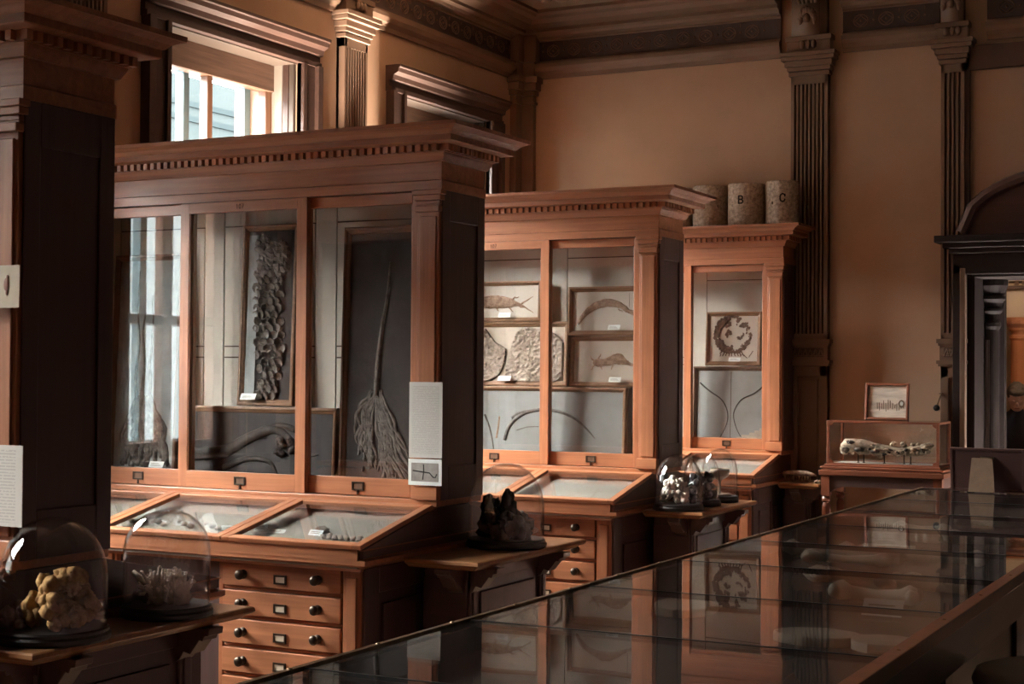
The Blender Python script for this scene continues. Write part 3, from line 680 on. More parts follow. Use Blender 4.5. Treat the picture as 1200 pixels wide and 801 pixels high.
# ------------------------------------------------------------------ framed fossils behind the sliding doors
def framed(x0, x1, z0, z1, y, label, slabm, fn, fw=.024, fm='frame', lean=2.5, dep=.028, group=None):
    """a framed slab; local x from the centre, z from the foot, slab face at y = .012"""
    xc = (x0 + x1) / 2; w, h = x1 - x0, z1 - z0
    root = empty('framed_fossil', (xc, y, z0), (R(-lean), 0, 0), label=label, cat='framed fossil', group=group)
    s = mb(fm); pr = [(0, .004), (0, 0), (-.004, -.002), (-.010, -.002), (-.014, .003), (-fw + .004, .006), (-fw, .012), (-fw, dep - .004), (0, dep)]
    # mitred moulding: ring sweep in the x-z plane
    c = [(-w / 2, 0), (w / 2, 0), (w / 2, h), (-w / 2, h)]; sg = [(1, 1), (-1, 1), (-1, -1), (1, -1)]
    rows = [[(cx - gx * o, yy, cz - gz * o) for o, yy in pr] for (cx, cz), (gx, gz) in zip(c, sg)]
    for i in range(4):
        a, b = rows[i], rows[(i + 1) % 4]
        for j in range(len(pr)):
            q = (j + 1) % len(pr); s.add([a[j], b[j], b[q], a[q]], [(0, 1, 2, 3)])
    s.build('frame', root)
    sl = mb(slabm).box(-w / 2 + fw - .003, w / 2 - fw + .003, .012, dep - .003, fw - .003, h - fw + .003).build('slab', root)
    fn(sl, w, h)
    return root
def label_card(x, z, y, label, w=.072, h=.027):
    root = empty('label_card', (x, y, z), (R(-28), 0, 0), label=label, cat='label card', group='white label cards at the foot of the frames')
    s = mb('card').box(-w / 2, w / 2, 0, .0012, 0, h); o = s.build('card', root)
    s = mb('ring')
    for k in range(3): s.box(-w * .38, w * (.36 - .1 * k), -.0004, 0, h * (.25 + .2 * k), h * (.30 + .2 * k))
    s.build('printed_lines', root)
    return root
def wav(p, q, n=10, amp=.006, seed=0, bow=0):
    p, q = Vector(p), Vector(q); d = q - p; nn = Vector((-d.y, d.x)).normalized() if d.length else Vector((0, 1)); out = []
    for i in range(n + 1):
        t = i / n; o = p + d * t + nn * (amp * noise.noise(Vector((t * 4, seed * 3.3, 1.7))) + bow * math.sin(math.pi * t)); out.append((o.x, .012, o.y))
    return out
def smooth_path(pts, n=6):
    """Catmull-Rom through 2-D points, returned on the slab face"""
    out = []; P = [Vector(p) for p in pts]
    for i in range(len(P) - 1):
        a = P[max(i - 1, 0)]; b, c = P[i], P[i + 1]; d = P[min(i + 2, len(P) - 1)]
        for k in range(n):
            t = k / n
            o = .5 * ((2 * b) + (c - a) * t + (2 * a - 5 * b + 4 * c - d) * t * t + (3 * b - a - 3 * c + d) * t ** 3); out.append((o.x, .012, o.y))
    out.append((P[-1].x, .012, P[-1].y)); return out
def taper(n, a, b, mid=None): return [a + (b - a) * i / (n - 1) + ((mid or 0) * math.sin(math.pi * i / (n - 1))) for i in range(n)]

def f_crinoid_left(sl, w, h):
    s = mb('fos_gr')
    for q, (dx, sd) in enumerate(((-.06, 1), (-.025, 2), (.01, 3))):
        p = wav((dx + .01, h * .93 - q * .05), (dx + .012, h * .30), 16, .018, sd); s.tube(p, taper(len(p), .003, .010), 6, .6)
    for k in range(26):
        t = k / 25; x1 = -.115 + .24 * t; z1 = .05 + .10 * math.sin(math.pi * t) * rnd.random() + .02
        p = wav((-.04 + .07 * t, h * .38), (x1, z1), 12, .03, k, .03 * (t - .5)); s.tube(p, taper(len(p), .005, .010, .004), 6, .7)
    for k in range(40):
        a = rnd.random() * 6.28; q = rnd.random() ** .5; s.blob((.0 + .095 * q * math.cos(a), .012, .17 + .12 * q * math.sin(a)), (.016, .009, .018), k, .35, n=5)
    s.build('fossil', sl, smooth=True)
    s = mb('slate_l'); s.field(-.15, -.11, .03, h - .05, lambda u, v: .004 + .004 * noise.noise(Vector((u * 3, v * 12, 1))), 6, 50, .0115); s.build('rough_edge', sl, smooth=True)
def f_scales(sl, w, h):
    s = mb('fos_gr')
    for r in range(23):
        z = .04 + r * .0265; n = 4 if 5 < r else 3; xo = -.004 + .012 * math.sin(r * .35) + .014 * (r % 2)
        for c in range(n):
            x = xo + (c - (n - 1) / 2) * .033; q = .0235 * (1 - .18 * rnd.random())
            if z > h - .20: s.blob((x, .012, z), (.026, .014, .022), r * 3 + c, .7, n=6); continue
            s.T = Matrix.Translation((x + rnd.uniform(-.005, .005), .013, z)) @ Matrix.Rotation(R(90 + rnd.uniform(4, 30)), 4, 'X') @ Matrix.Rotation(R(rnd.uniform(-22, 22)), 4, 'Y') @ Matrix.Rotation(rnd.random() * 6, 4, 'Z')
            s.lathe([(q, -.004), (q * 1.03, .006), (q * .90, .010), (q * .55, .006), (0, .004)], 7, (0, 0, 0), 1, rnd.uniform(.75, 1)); s.T = None
    for k in range(14): s.blob((rnd.uniform(-.06, .06), .012, h - .13 + rnd.uniform(0, .08)), (.02, .012, .016), 60 + k, .5, n=6)
    s.build('fossil', sl, smooth=False)
    s = mb('slate_l'); s.field(-w / 2 + .028, -w / 2 + .075, .03, h - .04, lambda u, v: .003 + .006 * abs(noise.noise(Vector((u * 4, v * 16, 4)))), 8, 60, .0115); s.build('pale_margin', sl, smooth=True)
def f_longbone(sl, w, h):
    s = mb('fos_dk'); P = lambda px, py: ((px - 304) * .0041, (562 - py) * .0033)
    for pts, r0, r1 in (([P(222, 524), P(262, 520), P(290, 504), P(318, 492), P(335, 500), P(346, 512)], .030, .012), ([P(240, 530), P(280, 508), P(300, 497), P(326, 487), P(345, 492)], .010, .012),
                        ([P(262, 540), P(290, 528), P(315, 530), P(325, 545)], .014, .008), ([P(350, 520), P(360, 522), P(372, 520)], .008, .003)):
        p = smooth_path(pts); s.tube(p, taper(len(p), r0, r1), 8, .55)
    for k in range(10): s.blob((P(330 + rnd.uniform(-6, 14), 512)[0], .010, P(0, 512 + rnd.uniform(-9, 9))[1]), (.018, .014, .014), k, .5, n=6)
    s.build('fossil', sl, smooth=True)
def f_lily(sl, w, h):
    s = mb('fos_gr'); P = lambda px, py: ((px - 449.5) * .00374, (562 - py) * .00318)
    p = smooth_path([P(453, 288), P(450, 330), P(445, 365), P(442, 400), P(440, 446)]); s.tube(p, taper(len(p), .004, .013), 8, .8)
    p = smooth_path([P(454, 315), P(449, 350), P(445, 380)]); s.tube(p, .004, 6)
    ends = [(421, 496), (423, 508), (427, 520), (432, 528), (437, 534), (442, 531), (447, 524), (450, 522), (446, 538), (450, 546), (456, 553), (463, 558), (468, 558), (473, 553), (478, 546), (483, 538), (488, 528), (476, 530), (466, 520), (458, 530)]
    for k, e in enumerate(ends * 2):
        st = P(437 + 8 * ((e[0] - 420) / 68), 440 + (k % 5) * 3); q = P(e[0] + rnd.uniform(-3, 3), e[1] + rnd.uniform(-4, 2))
        p = wav(st, q, 22, .028, k * 1.7, .022 * (-1 if e[0] < 445 else 1) * (e[0] > 460 and -.6 or 1)); s.tube(p, [r_ * (1 + .5 * noise.noise(Vector((i_ * 1.3, k, 0)))) for i_, r_ in enumerate(taper(len(p), .004, .005, .004))], 6, .9)
    for k in range(70):
        t = rnd.random(); left = rnd.random() < .4
        c0, c1 = (P(430, 470), P(434, 530)) if left else (P(446, 480), P(468, 552)); x = c0[0] + (c1[0] - c0[0]) * t + rnd.uniform(-.03, .03) * (.5 + t * .6); z = c0[1] + (c1[1] - c0[1]) * t + rnd.uniform(-.02, .02)
        s.blob((x, .010, z), (rnd.uniform(.004, .009), .007, rnd.uniform(.006, .013)), k, .6, n=5)
    s.build('fossil', sl, smooth=True)
def fish_body(s, pts, rad, n=10, flat=.22):
    p = smooth_path(pts, 6); k = len(p); m = len(rad) - 1
    rr = []
    for i in range(k):
        t = i / (k - 1) * m; j = min(int(t), m - 1); rr.append((rad[j] + (rad[j + 1] - rad[j]) * (t - j)) * (1 + .18 * noise.noise(Vector((i * .9, pts[0][0] * 9, 2)))))
    s.tube(p, rr, n, flat)
    for i in range(2, k - 2):
        for q in range(5):
            v = rnd.uniform(-.85, .85); s.blob((p[i][0] + rnd.uniform(-.004, .004), .012 - rr[i] * flat * .8, p[i][2] + v * rr[i]), (.004, .0025, .0035), i * 5 + q, .6, n=4)
def f_fish_straight(sl, w, h):
    s = mb('fos_br'); fish_body(s, [(-.165, .098), (-.08, .103), (0, .10), (.06, .093), (.10, .085)], [.012, .034, .036, .028, .012, .006])
    for a, b in (((.10, .09), (.165, .128)), ((.10, .083), (.17, .045)), ((.09, .083), (.14, .06)), ((.03, .075), (.055, .05)), ((-.04, .07), (-.03, .055)), ((.05, .12), (.085, .128))):
        p = wav(a, b, 6, .008, a[0] * 30); s.tube(p, taper(len(p), .006, .002), 5, .5)
    s.build('fossil', sl, smooth=True)
def f_fish_arch(sl, w, h):
    s = mb('fos_br'); fish_body(s, [(-.165, .06), (-.135, .105), (-.08, .145), (-.01, .163), (.06, .150), (.11, .118), (.15, .10)], [.006, .014, .020, .021, .016, .010, .004])
    for a, b in (((.11, .125), (.17, .115)), ((.13, .11), (.165, .062)), ((.05, .13), (.075, .118))): p = wav(a, b, 6, .006, a[0] * 40); s.tube(p, taper(len(p), .004, .0015), 5, .5)
    s.mat('fos_dk')
    for sg in (0, 1): p = smooth_path([(-.165, .055 + .004 * sg), (-.13, .095 + .012 * sg), (-.07, .142 + .012 * sg), (0, .168 + .009 * sg)]); s.tube(p, .0022, 4, .6)
    s.build('fossil', sl, smooth=True)
    s = mb('groove'); s.box(.108, .1095, .011, .0125, .14, .212); s.build('slab_crack', sl)
def f_fish_head(sl, w, h):
    s = mb('fos_br'); fish_body(s, [(-.09, .125), (-.06, .12), (-.01, .125), (.04, .14), (.08, .125), (.13, .108), (.19, .105)], [.008, .022, .018, .026, .030, .010, .005, .003], flat=.12)
    for a, b in (((-.09, .13), (-.105, .155)), ((-.08, .115), (-.10, .085)), ((-.05, .11), (-.04, .085)), ((-.06, .14), (-.05, .165)), ((.02, .11), (.01, .085))): p = wav(a, b, 5, .008, b[0] * 50); s.tube(p, taper(len(p), .006, .002), 5, .5)
    s.build('fossil', sl, smooth=True)
def f_rocks(sl, w, h):
    P = lambda px, py: ((px - 597) * .00489, (452 - py) * .0043)
    s = mb('rock')
    def inside_poly(poly):
        def f(x, z):
            c = False; j = len(poly) - 1
            for i in range(len(poly)):
                (xi, zi), (xj, zj) = poly[i], poly[j]
                if (zi > z) != (zj > z) and x < (xj - xi) * (z - zi) / (zj - zi) + xi: c = not c
                j = i
            return c
        return f
    for poly, sd in (([P(540, 383), P(566, 384), P(578, 400), P(591, 408), P(589, 424), P(583, 440), P(570, 446), P(540, 446)], 1),
                     ([P(594, 446), P(592, 438), P(596, 412), P(604, 390), P(612, 383), P(628, 385), P(640, 386), P(652, 394), P(657, 402), P(657, 440), P(648, 446)], 9)):
        xs = [p[0] for p in poly]; zs = [p[1] for p in poly]; x0, x1, z0, z1 = min(xs), max(xs), min(zs), max(zs); ins = inside_poly(poly)
        nx, nz = 76, 70
        def hgt(u, v):
            x, z = x0 + (x1 - x0) * u, z0 + (z1 - z0) * v
            if not ins(x, z): return 0.0
            return .008 + .006 * noise.noise(Vector((x * 14, z * 14, sd))) + .006 * noise.noise(Vector((x * 60, z * 60, sd))) + .005 * abs(noise.noise(Vector((x * 120, z * 120, sd)))) + (.008 if z > z1 - .05 else 0) * abs(noise.noise(Vector((x * 90, z * 90, 3))))
        s.field(x0 - .004, x1 + .004, z0, z1 + .003, hgt, nx, nz, .0115, lambda u, v: ins(x0 + (x1 - x0) * u, z0 + (z1 - z0) * v))
    s.build('fossil', sl, smooth=False)
    s = mb('fos_dk'); p = smooth_path([P(566, 384), P(578, 400), P(590, 409), P(589, 424), P(584, 438), P(572, 447)]); s.tube(p, .005, 5, .5); s.build('dark_crack', sl)
def f_arch(sl, w, h):
    P = lambda px, py: ((px - 631) * .00479, (532 - py) * .0043)
    s = mb('fos_gr')
    p = smooth_path([P(592, 506), P(596, 492), P(603, 482), P(616, 473), P(634, 469), P(655, 471), P(674, 479), P(688, 491), P(697, 501)]); s.tube(p, taper(len(p), .010, .003, .003), 6, .5)
    p = smooth_path([P(600, 480), P(608, 474), P(618, 471)]); s.tube(p, .008, 6, .5)
    p = smooth_path([P(567, 476), P(573, 490), P(577, 505), P(579, 517)]); s.tube(p, taper(len(p), .006, .003), 6, .5)
    p = smooth_path([P(606, 494), P(618, 490), P(632, 489)]); s.tube(p, .003, 5, .5)
    s.build('fossil', sl, smooth=True)
    s = mb('fos_br'); p = smooth_path([P(585, 478), P(584, 490), P(582, 504)]); s.tube(p, .006, 5, .25); s.build('rust_stain', sl, smooth=True)
def f_ring(sl, w, h):
    s = mb('ringfos'); cx, cz = -.008, h * .585; Rr = .118
    for k in range(520):
        a = rnd.random() * 6.283; q = Rr * rnd.random() ** .5
        x, z = q * math.cos(a), q * math.sin(a)
        if noise.noise(Vector((x * 22, z * 22, 5))) < (-.05 if q > Rr * .72 else .12) or (abs(x - .012 + z * .12) < .020 and z > -.09): continue
        s.blob((cx + x, .0118, cz + z), (rnd.uniform(.004, .011), .003, rnd.uniform(.004, .011)), k, .7, n=5)
    for k in range(70): a = 1.3 + 5.0 * k / 69; q = Rr * rnd.uniform(.9, 1.02); s.blob((cx + q * math.cos(a), .0118, cz + q * math.sin(a)), (.009, .004, .008), 700 + k, .6, n=5)
    for k in range(9): p = wav((cx - .06 + .014 * k, cz - Rr * .8), (cx - .08 + .02 * k, cz - Rr * 1.15), 5, .01, k); s.tube(p, .004, 5, .6)
    for k in range(40): a = rnd.uniform(1.9, 4.6); s.blob((cx + Rr * .78 * math.cos(a), .0115, cz + Rr * .78 * math.sin(a)), (.013, .006, .014), 200 + k, .6, n=5)
    for a, b in (((.06, .07), (.09, .045)), ((.045, .055), (.06, .075)), ((.10, .05), (.125, .09))): p = wav(a, b, 5, .004, 3); s.tube(p, .0025, 4)
    s.build('fossil', sl, smooth=False)
def f_curves(sl, w, h):
    P = lambda px, py: ((px - 859) * .0055, (514 - py) * .0052)
    s = mb('fos_gr')
    for pts in ([P(820, 437), P(832, 447), P(846, 457), P(853, 470), P(853, 484), P(846, 500), P(841, 506)], [P(896, 439), P(884, 449), P(869, 457), P(861, 471), P(862, 484), P(868, 498), P(876, 507)]):
        p = smooth_path(pts); s.mat('fos_dk').tube(p, taper(len(p), .0055, .002), 6, .6)
    s.build('fossil', sl, smooth=True)
    s = mb('groove'); s.box(P(856.6, 0)[0], P(857.3, 0)[0], .0112, .0122, .03, h - .03); s.build('slab_joint', sl)
    s = mb('stone_b'); s.field(.03, w / 2 - .03, .03, .14, lambda u, v: .0012, 12, 8, .0118, lambda u, v: v < .25 + .7 * u + .2 * noise.noise(Vector((u * 5, v * 5, 0)))); s.build('brown_patch', sl)

L1, L2, L3 = LIP[1], LIP[2], LIP[3]
framed(-4.405, -4.055, 1.134, 2.065, L1 + .565, 'framed grey slab with stems spreading into a crown, at the far-left door', 'slate_l', f_crinoid_left, fm='frame_d')
framed(-3.765, -3.500, 1.456, 2.168, L1 + .590, 'upright frame holding a column of overlapping cup-shaped scales', 'slate', f_scales)
framed(-4.02, -3.292, 1.134, 1.452, L1 + .575, 'wide frame with a long curved dark bone, under the cup-scaled column', 'slate', f_longbone)
framed(-3.258, -2.882, 1.134, 2.138, L1 + .548, 'tall framed dark slab with one long stem ending in a feathery crown', 'slate', f_lily, fw=.026, fm='frame_d', lean=1.8)
label_card(-4.132, 1.20, L1 + .542, 'white card at the foot of the far-left frame with spreading stems'); label_card(-3.697, 1.479, L1 + .566, 'white card at the foot of the upright scaled-column frame')
label_card(-3.534, 1.1605, L1 + .552, 'white card at the foot of the wide frame with the curved dark bone'); label_card(-3.18, 1.1605, L1 + .525 + .006, 'white card at the foot of the tall long-stemmed frame', .066)
framed(-3.886, -3.455, 1.849, 2.056, L2 + .588, 'framed pale slab with a straight brown fish and forked tail', 'plaster', f_fish_straight, fw=.022)
framed(-3.955, -3.300, 1.521, 1.848, L2 + .580, 'framed slab with two rough rock pieces split by a dark crack', 'stone', f_rocks, fw=.026)
framed(-3.946, -2.979, 1.134, 1.519, L2 + .562, 'wide frame with a thin arched rib on grey-buff stone, lowest in its cabinet', 'greyslab', f_arch, fw=.022)
framed(-3.306, -2.868, 1.776, 2.020, L2 + .592, 'framed pale slab with a brown fish arched like a rainbow', 'plaster', f_fish_arch, fw=.026)
framed(-3.297, -2.867, 1.522, 1.774, L2 + .592, 'framed pale slab with a short-headed brown fish, below the arched fish', 'stone', f_fish_head, fw=.024)
framed(-2.960, -2.834, 1.134, 1.515, L2 + .60, 'narrow dark slab at the right end behind the wide arched-rib frame', 'slate_l', lambda sl, w, h: mb('slate').field(-w / 2 + .02, w / 2 - .02, .02, h - .02, lambda u, v: .002 + .002 * noise.noise(Vector((u * 4, v * 9, 2))), 8, 20, .0118).build('fossil', sl), fw=.016, fm='frame_d')
label_card(-3.655, 1.871, L2 + .572, 'white card under the straight fish with the forked tail', .068); label_card(-3.648, 1.548, L2 + .562, 'white card under the two rough rock pieces')
label_card(-3.665, 1.157, L2 + .536, 'white card under the wide arched-rib frame'); label_card(-3.047, 1.804, L2 + .574, 'white card under the fish arched like a rainbow', .064); label_card(-3.041, 1.547, L2 + .574, 'white card under the short-headed fish', .064)
framed(-3.317, -2.963, 1.640, 1.970, L3 + .590, 'square frame with a ring-shaped mottled dark-brown fossil', 'plaster', f_ring, fw=.026, lean=4)
framed(-3.394, -2.888, 1.134, 1.634, L3 + .575, 'large frame with two mirrored curved lines on jointed grey slabs', 'greyslab', f_curves, fw=.026, fm='frame_d')
label_card(-3.12, 1.665, L3 + .565, 'white card at the foot of the square ring-fossil frame', .074); label_card(-3.14, 1.161, L3 + .548, 'white card at the foot of the mirrored-curves frame', .074)
tiny = [(-3.049, 1.158, L2 + .536, 'tiny white number tag at the right of the wide arched-rib frame'), (-2.93, 1.161, L3 + .548, 'tiny white number tag at the right of the mirrored-curves frame'), (-3.335, 1.158, L1 + .553, 'tiny white number tag at the right of the wide curved-bone frame')]
for x, z, y, l in tiny: label_card(x, z, y, l, .028, .016)

# ------------------------------------------------------------------ lettered stone cylinders on the far cabinet
def ribbon(s, pts, r, zc, a0, wd):
    """a painted stroke wrapped round a cylinder of radius r: pts in metres along the face"""
    for (x0, z0), (x1, z1) in zip(pts, pts[1:]):
        d = Vector((x1 - x0, z1 - z0)); n = Vector((-d.y, d.x)).normalized() * wd; e = d.normalized() * wd * .6; q = []
        for p in ((x0 - e.x + n.x, z0 - e.y + n.y), (x1 + e.x + n.x, z1 + e.y + n.y), (x1 + e.x - n.x, z1 + e.y - n.y), (x0 - e.x - n.x, z0 - e.y - n.y)):
            for rr in (r - .002, r + .0012): a = a0 + p[0] / r; q.append((rr * math.sin(a), -rr * math.cos(a), zc + p[1]))
        s.add(q, [(1, 3, 5, 7), (0, 6, 4, 2), (0, 2, 3, 1), (2, 4, 5, 3), (4, 6, 7, 5), (6, 0, 1, 7)])
LET = {'B': [[(-.012, -.022), (-.012, .022), (.006, .022), (.012, .016), (.012, .006), (.006, .001), (-.012, .001)], [(.006, .001), (.014, -.006), (.014, -.015), (.007, -.022), (-.012, -.022)]],
       'C': [[(.014, .012), (.010, .020), (0, .024), (-.010, .018), (-.014, .008), (-.014, -.008), (-.010, -.018), (0, -.024), (.010, -.019), (.014, -.010)], [(.014, .020), (.014, .008)]]}
def core(x, y, r, h, label, letter=None, la=0, seed=0, spot=None):
    root = empty('stone_cylinder', (x, y, 2.478), label=label, cat='stone cylinder', group='stone cylinders on the far cabinet')
    s = mb('crock'); n = 28; prof = [(0, 0), (r * .97, 0), (r, .006)] + [(r * (1 + .006 * math.sin(k * 1.7 + seed)), .006 + (h - .014) * k / 8) for k in range(9)] + [(r * .96, h), (r * .62, h), (r * .60, h - .012), (0, h - .012)]
    s.lathe(prof, n); b = s.build('cylinder_body', root, smooth=False)
    for p in b.data.polygons: p.use_smooth = abs(p.normal.z) < .5
    if letter:
        s = mb('ink')
        for st in LET[letter]: ribbon(s, st, r * 1.006, .61 * h, la, .0042)
        s.build('painted_letter', root)
    if spot: s = mb('groove'); s.blob((r * math.sin(spot), -r * math.cos(spot), h * .5), (.006, .004, .009), 1, .2, n=6); s.build('drill_hole', root)
yc = LIP[3] + .60
core(-3.520, yc, .108, .262, 'pale stone cylinder mostly hidden behind the cornice, beside the unlettered one', None, 0, 1)
core(-3.290, yc, .108, .264, 'stone cylinder showing no letter, left of the one marked B', None, 0, 2, .77)
core(-3.058, yc, .112, .268, 'stone cylinder painted with a black letter B', 'B', .0, 3)
core(-2.830, yc, .100, .272, 'stone cylinder painted with a black letter C', 'C', .30, 4, -.34)
# ------------------------------------------------------------------ glass domes and what stands in them
ZT = .952
def dome(x, y, r, H, label, shoulder=.5):
    """H: overall height; the glass is a cylinder closed by a round crown"""
    root = empty('glass_dome', (x, y, ZT), label=label, cat='glass dome', group='glass domes on the ledge tables')
    s = mb('black'); s.lathe([(0, 0), (r * 1.05, 0), (r * 1.07, .006), (r * 1.07, .014), (r * 1.03, .020), (r * 1.03, .026), (r * .99, .030), (0, .030)], 48); s.build('plinth', root, smooth=False)
    s = mb('dome'); h = H - .030; hs = h * shoulder; a = h - hs; t = .0022; n = 16
    outer = [(r * .985, .0)] + [(r, hs * .15), (r * 1.0, hs * .6)] + [(r * math.cos(math.pi / 2 * k / n) ** .92 if k < n else 0, hs + a * math.sin(math.pi / 2 * k / n)) for k in range(n + 1)]
    inner = [(max(0, q - t), z - (t if z > hs else 0)) for q, z in outer[::-1]]
    s.lathe([(q, z + .0305) for q, z in outer] , 56); s.lathe([(q, z + .0305) for q, z in inner], 56)
    s.lathe([(outer[0][0], .0305), (inner[-1][0], .0305)], 56)
    g = s.build('glass', root, smooth=True)
    return root
def specimen(name, x, y, label, cat, fn, z=ZT + .030):
    root = mb(); fn(root); o = root.build(name, smooth=True); o.location = (x, y, z); return tag(o, label, cat)
D1 = (-2.672, 2.80, .128, .290); D2 = (-2.672, 3.215, .113, .275); D3 = (-2.638, 5.085, .140, .305); D4 = (-2.636, 6.835, .112, .262); D5 = (-2.63, 7.13, .088, .255); D6 = (-2.628, 7.385, .088, .262)
dome(*D1, 'glass dome over a lump of ochre sponge, nearest to the camera', .42)
dome(*D2, 'glass dome over spiky pale coral, beside the ochre sponge dome', .55)
dome(*D3, 'glass dome standing alone over dark mineral on its ledge', .40)
dome(*D4, 'glass dome over fluffy white coral, first of three', .36)
dome(*D5, 'glass dome over a brown and white lump, middle of three', .45)
dome(*D6, 'glass dome over a stemmed cup, last of three', .50)
def sp1(s):
    s.mat('coral_y')
    for k in range(58):
        a = rnd.random() * 6.283; q = rnd.random() ** .6 * .075; hh = .13 * (1 - (q / .11) ** 2)
        z = rnd.uniform(.018, max(.03, hh)); s.blob((.028 + q * math.cos(a), q * math.sin(a), z), rnd.uniform(.014, .024), k, .5, 3, n=6)
    for k in range(12): a = rnd.random() * 6.28; s.blob((.055 + .022 * math.cos(a), .02 * math.sin(a), .115 + rnd.uniform(-.02, .016)), .019, 80 + k, .5, 3, n=6)
specimen('sponge', D1[0], D1[1], 'ochre sponge lump under the nearest dome', 'sponge', sp1)
def sp1b(s):
    s.mat('coral_v')
    for k in range(26): s.blob((rnd.uniform(-.028, .02), rnd.uniform(-.024, .024), rnd.uniform(.010, .05)), rnd.uniform(.009, .016), 120 + k, .5, 3, n=6)
specimen('coral', D1[0] - .050, D1[1] - .062, 'small violet-grey coral beside the ochre sponge under the nearest dome', 'coral', sp1b)
def sp2(s):
    s.mat('coral_w')
    for k in range(150):
        th = rnd.uniform(.0, 1.5); ph = rnd.random() * 6.283; d = Vector((math.sin(th) * math.cos(ph), math.sin(th) * math.sin(ph), math.cos(th)))
        b = Vector((rnd.uniform(-.05, .05), rnd.uniform(-.03, .03), .02 + rnd.random() * .02)); L = rnd.uniform(.035, .06)
        e = b + Vector((d.x * L * .8, d.y * L * .8, d.z * L)); s.tube([b, (b + e) / 2, e], [.007, .0055, .003], 5); s.blob(e, .0045, k, .3, n=4)
    for k in range(26): s.blob((rnd.uniform(-.055, .055), rnd.uniform(-.035, .035), rnd.uniform(.012, .045)), .017, k, .5, n=6)
    s.mat('bone'); s.tube([(-.03, -.03, .045), (-.06, -.035, .066), (-.084, -.035, .082)], [.010, .008, .006], 7)
    s.mat('coral_v')
    for k in range(12): s.blob((rnd.uniform(-.075, -.03), rnd.uniform(-.04, .03), rnd.uniform(.01, .045)), .014, 40 + k, .5, n=5)
specimen('coral', D2[0], D2[1], 'spiky pale pinkish coral under its own dome', 'coral', sp2)
def sp3(s):
    s.mat('brownrock')
    for k in range(26):
        a = rnd.random() * 6.283; q = rnd.random() ** .5 * .085; s.blob((q * math.cos(a), q * math.sin(a) * .9, rnd.uniform(.02, .06 + .04 * (1 - q / .09))), rnd.uniform(.018, .034), k, .6, 2.5, n=7)
    s.mat('blackrock')
    for k in range(22): s.blob((rnd.uniform(-.085, .04), rnd.uniform(-.07, .05), rnd.uniform(.02, .085)), rnd.uniform(.016, .03), 50 + k, .7, 2.5, n=7)
    for c in ((-.075, .0, .125), (-.055, .02, .11), (.005, -.01, .12), (.012, -.01, .145), (.02, .0, .11), (-.09, .01, .10)): s.blob(c, (.022, .022, .034), int(c[0] * 999), .5, 2, n=7)
specimen('mineral_specimen', D3[0], D3[1], 'dark brown-black glittering mineral lump under the lone dome', 'mineral', sp3)
def sp4(s):
    s.mat('white')
    for k in range(190):
        a = rnd.random() * 6.283; q = rnd.random() ** .5 * .066; hh = .115 * (1 - (q / .085) ** 2) + .012
        s.blob((-.016 + q * math.cos(a), -.01 + q * math.sin(a) * .8, hh * (rnd.random() ** .4)), rnd.uniform(.006, .012), k, .7, 3, n=5)
    s.mat('coral_w')
    for k in range(10): s.blob((rnd.uniform(.0, .05), rnd.uniform(-.05, 0), rnd.uniform(.015, .06)), .014, 70 + k, .5, n=6)
specimen('coral', D4[0], D4[1], 'fluffy white coral under the first of the three domes', 'coral', sp4)
def sp4b(s):
    s.mat('blackrock')
    for k in range(12): s.blob((rnd.uniform(-.02, .02), rnd.uniform(-.03, .03), .02 + k * .009), .022, 90 + k, .4, n=7)
specimen('dark_coral', D4[0] + .062, D4[1] + .04, 'upright dark lump behind the fluffy white coral', 'coral', sp4b)
def sp5(s):
    s.mat('brownrock')
    for k in range(26): s.blob((rnd.uniform(-.05, .05), rnd.uniform(-.04, .04), rnd.uniform(.015, .075)), rnd.uniform(.014, .024), k, .5, n=6)
    s.mat('fos_dk')
    for k in range(9): s.blob((rnd.uniform(.01, .05), rnd.uniform(-.02, .03), rnd.uniform(.06, .12)), .017, 40 + k, .6, n=6)
    s.mat('white')
    for k in range(12): s.blob((rnd.uniform(-.035, .01), rnd.uniform(-.03, .02), rnd.uniform(.07, .125)), .012, 60 + k, .6, n=6)
specimen('coral', D5[0], D5[1], 'brown coral with a white tip under the middle dome of three', 'coral', sp5)
def sp6(s):
    s.mat('cardb').lathe([(0, 0), (.058, 0), (.060, .006), (.05, .010), (.012, .014), (.006, .02), (.005, .06), (.008, .075), (.03, .088), (.046, .10), (.05, .12), (.046, .135), (.04, .12), (.028, .10), (0, .092)], 22)
specimen('stemmed_cup', D6[0], D6[1], 'pale stemmed cup under the last of the three domes', 'cup', sp6)
# pale jaw on the short ledge by the back wall
root = empty('jaw_bone', (-2.68, 8.93, ZT), label='pale toothed jaw lying on the short ledge by the back wall', cat='jaw bone')
s = mb('bone'); s.tube([(-.10, .0, .040), (-.07, 0, .052), (-.02, 0, .053), (.04, 0, .052), (.08, 0, .046), (.098, 0, .040)], [.008, .016, .017, .016, .010, .004], 10, 1.4)
for k in range(5): s.blob((-.09 + .03 * k, .01, .048), (.02, .02, .014), k, .4, n=6)
s.build('jaw', root, smooth=True)
s = mb('bone')
for k in range(9): s.tube([(-.088 + .017 * k, -.008, .040), (-.086 + .017 * k, -.012, .024), (-.084 + .017 * k, -.013, .012 if k % 3 else .0)], [.006, .0045, .0015], 5)
s.build('teeth', root, smooth=True)
for q in (-.05, .05): mb('bone').tube([(q, .02, .04), (q, .02, 0)], .008, 5).build('jaw_hinge', root, smooth=True)
for k, (x, q) in enumerate(((-2.572, .010), (-2.552, .009))):
    s = mb('bone'); s.blob((0, 0, q), (q * 1.5, q, q), k, .4, n=6); o = s.build('bone_fragment', smooth=True); o.location = (x, 8.90, ZT); tag(o, 'tiny pale bone fragment beside the toothed jaw on the short ledge', 'bone fragment', 'tiny fragments by the jaw')

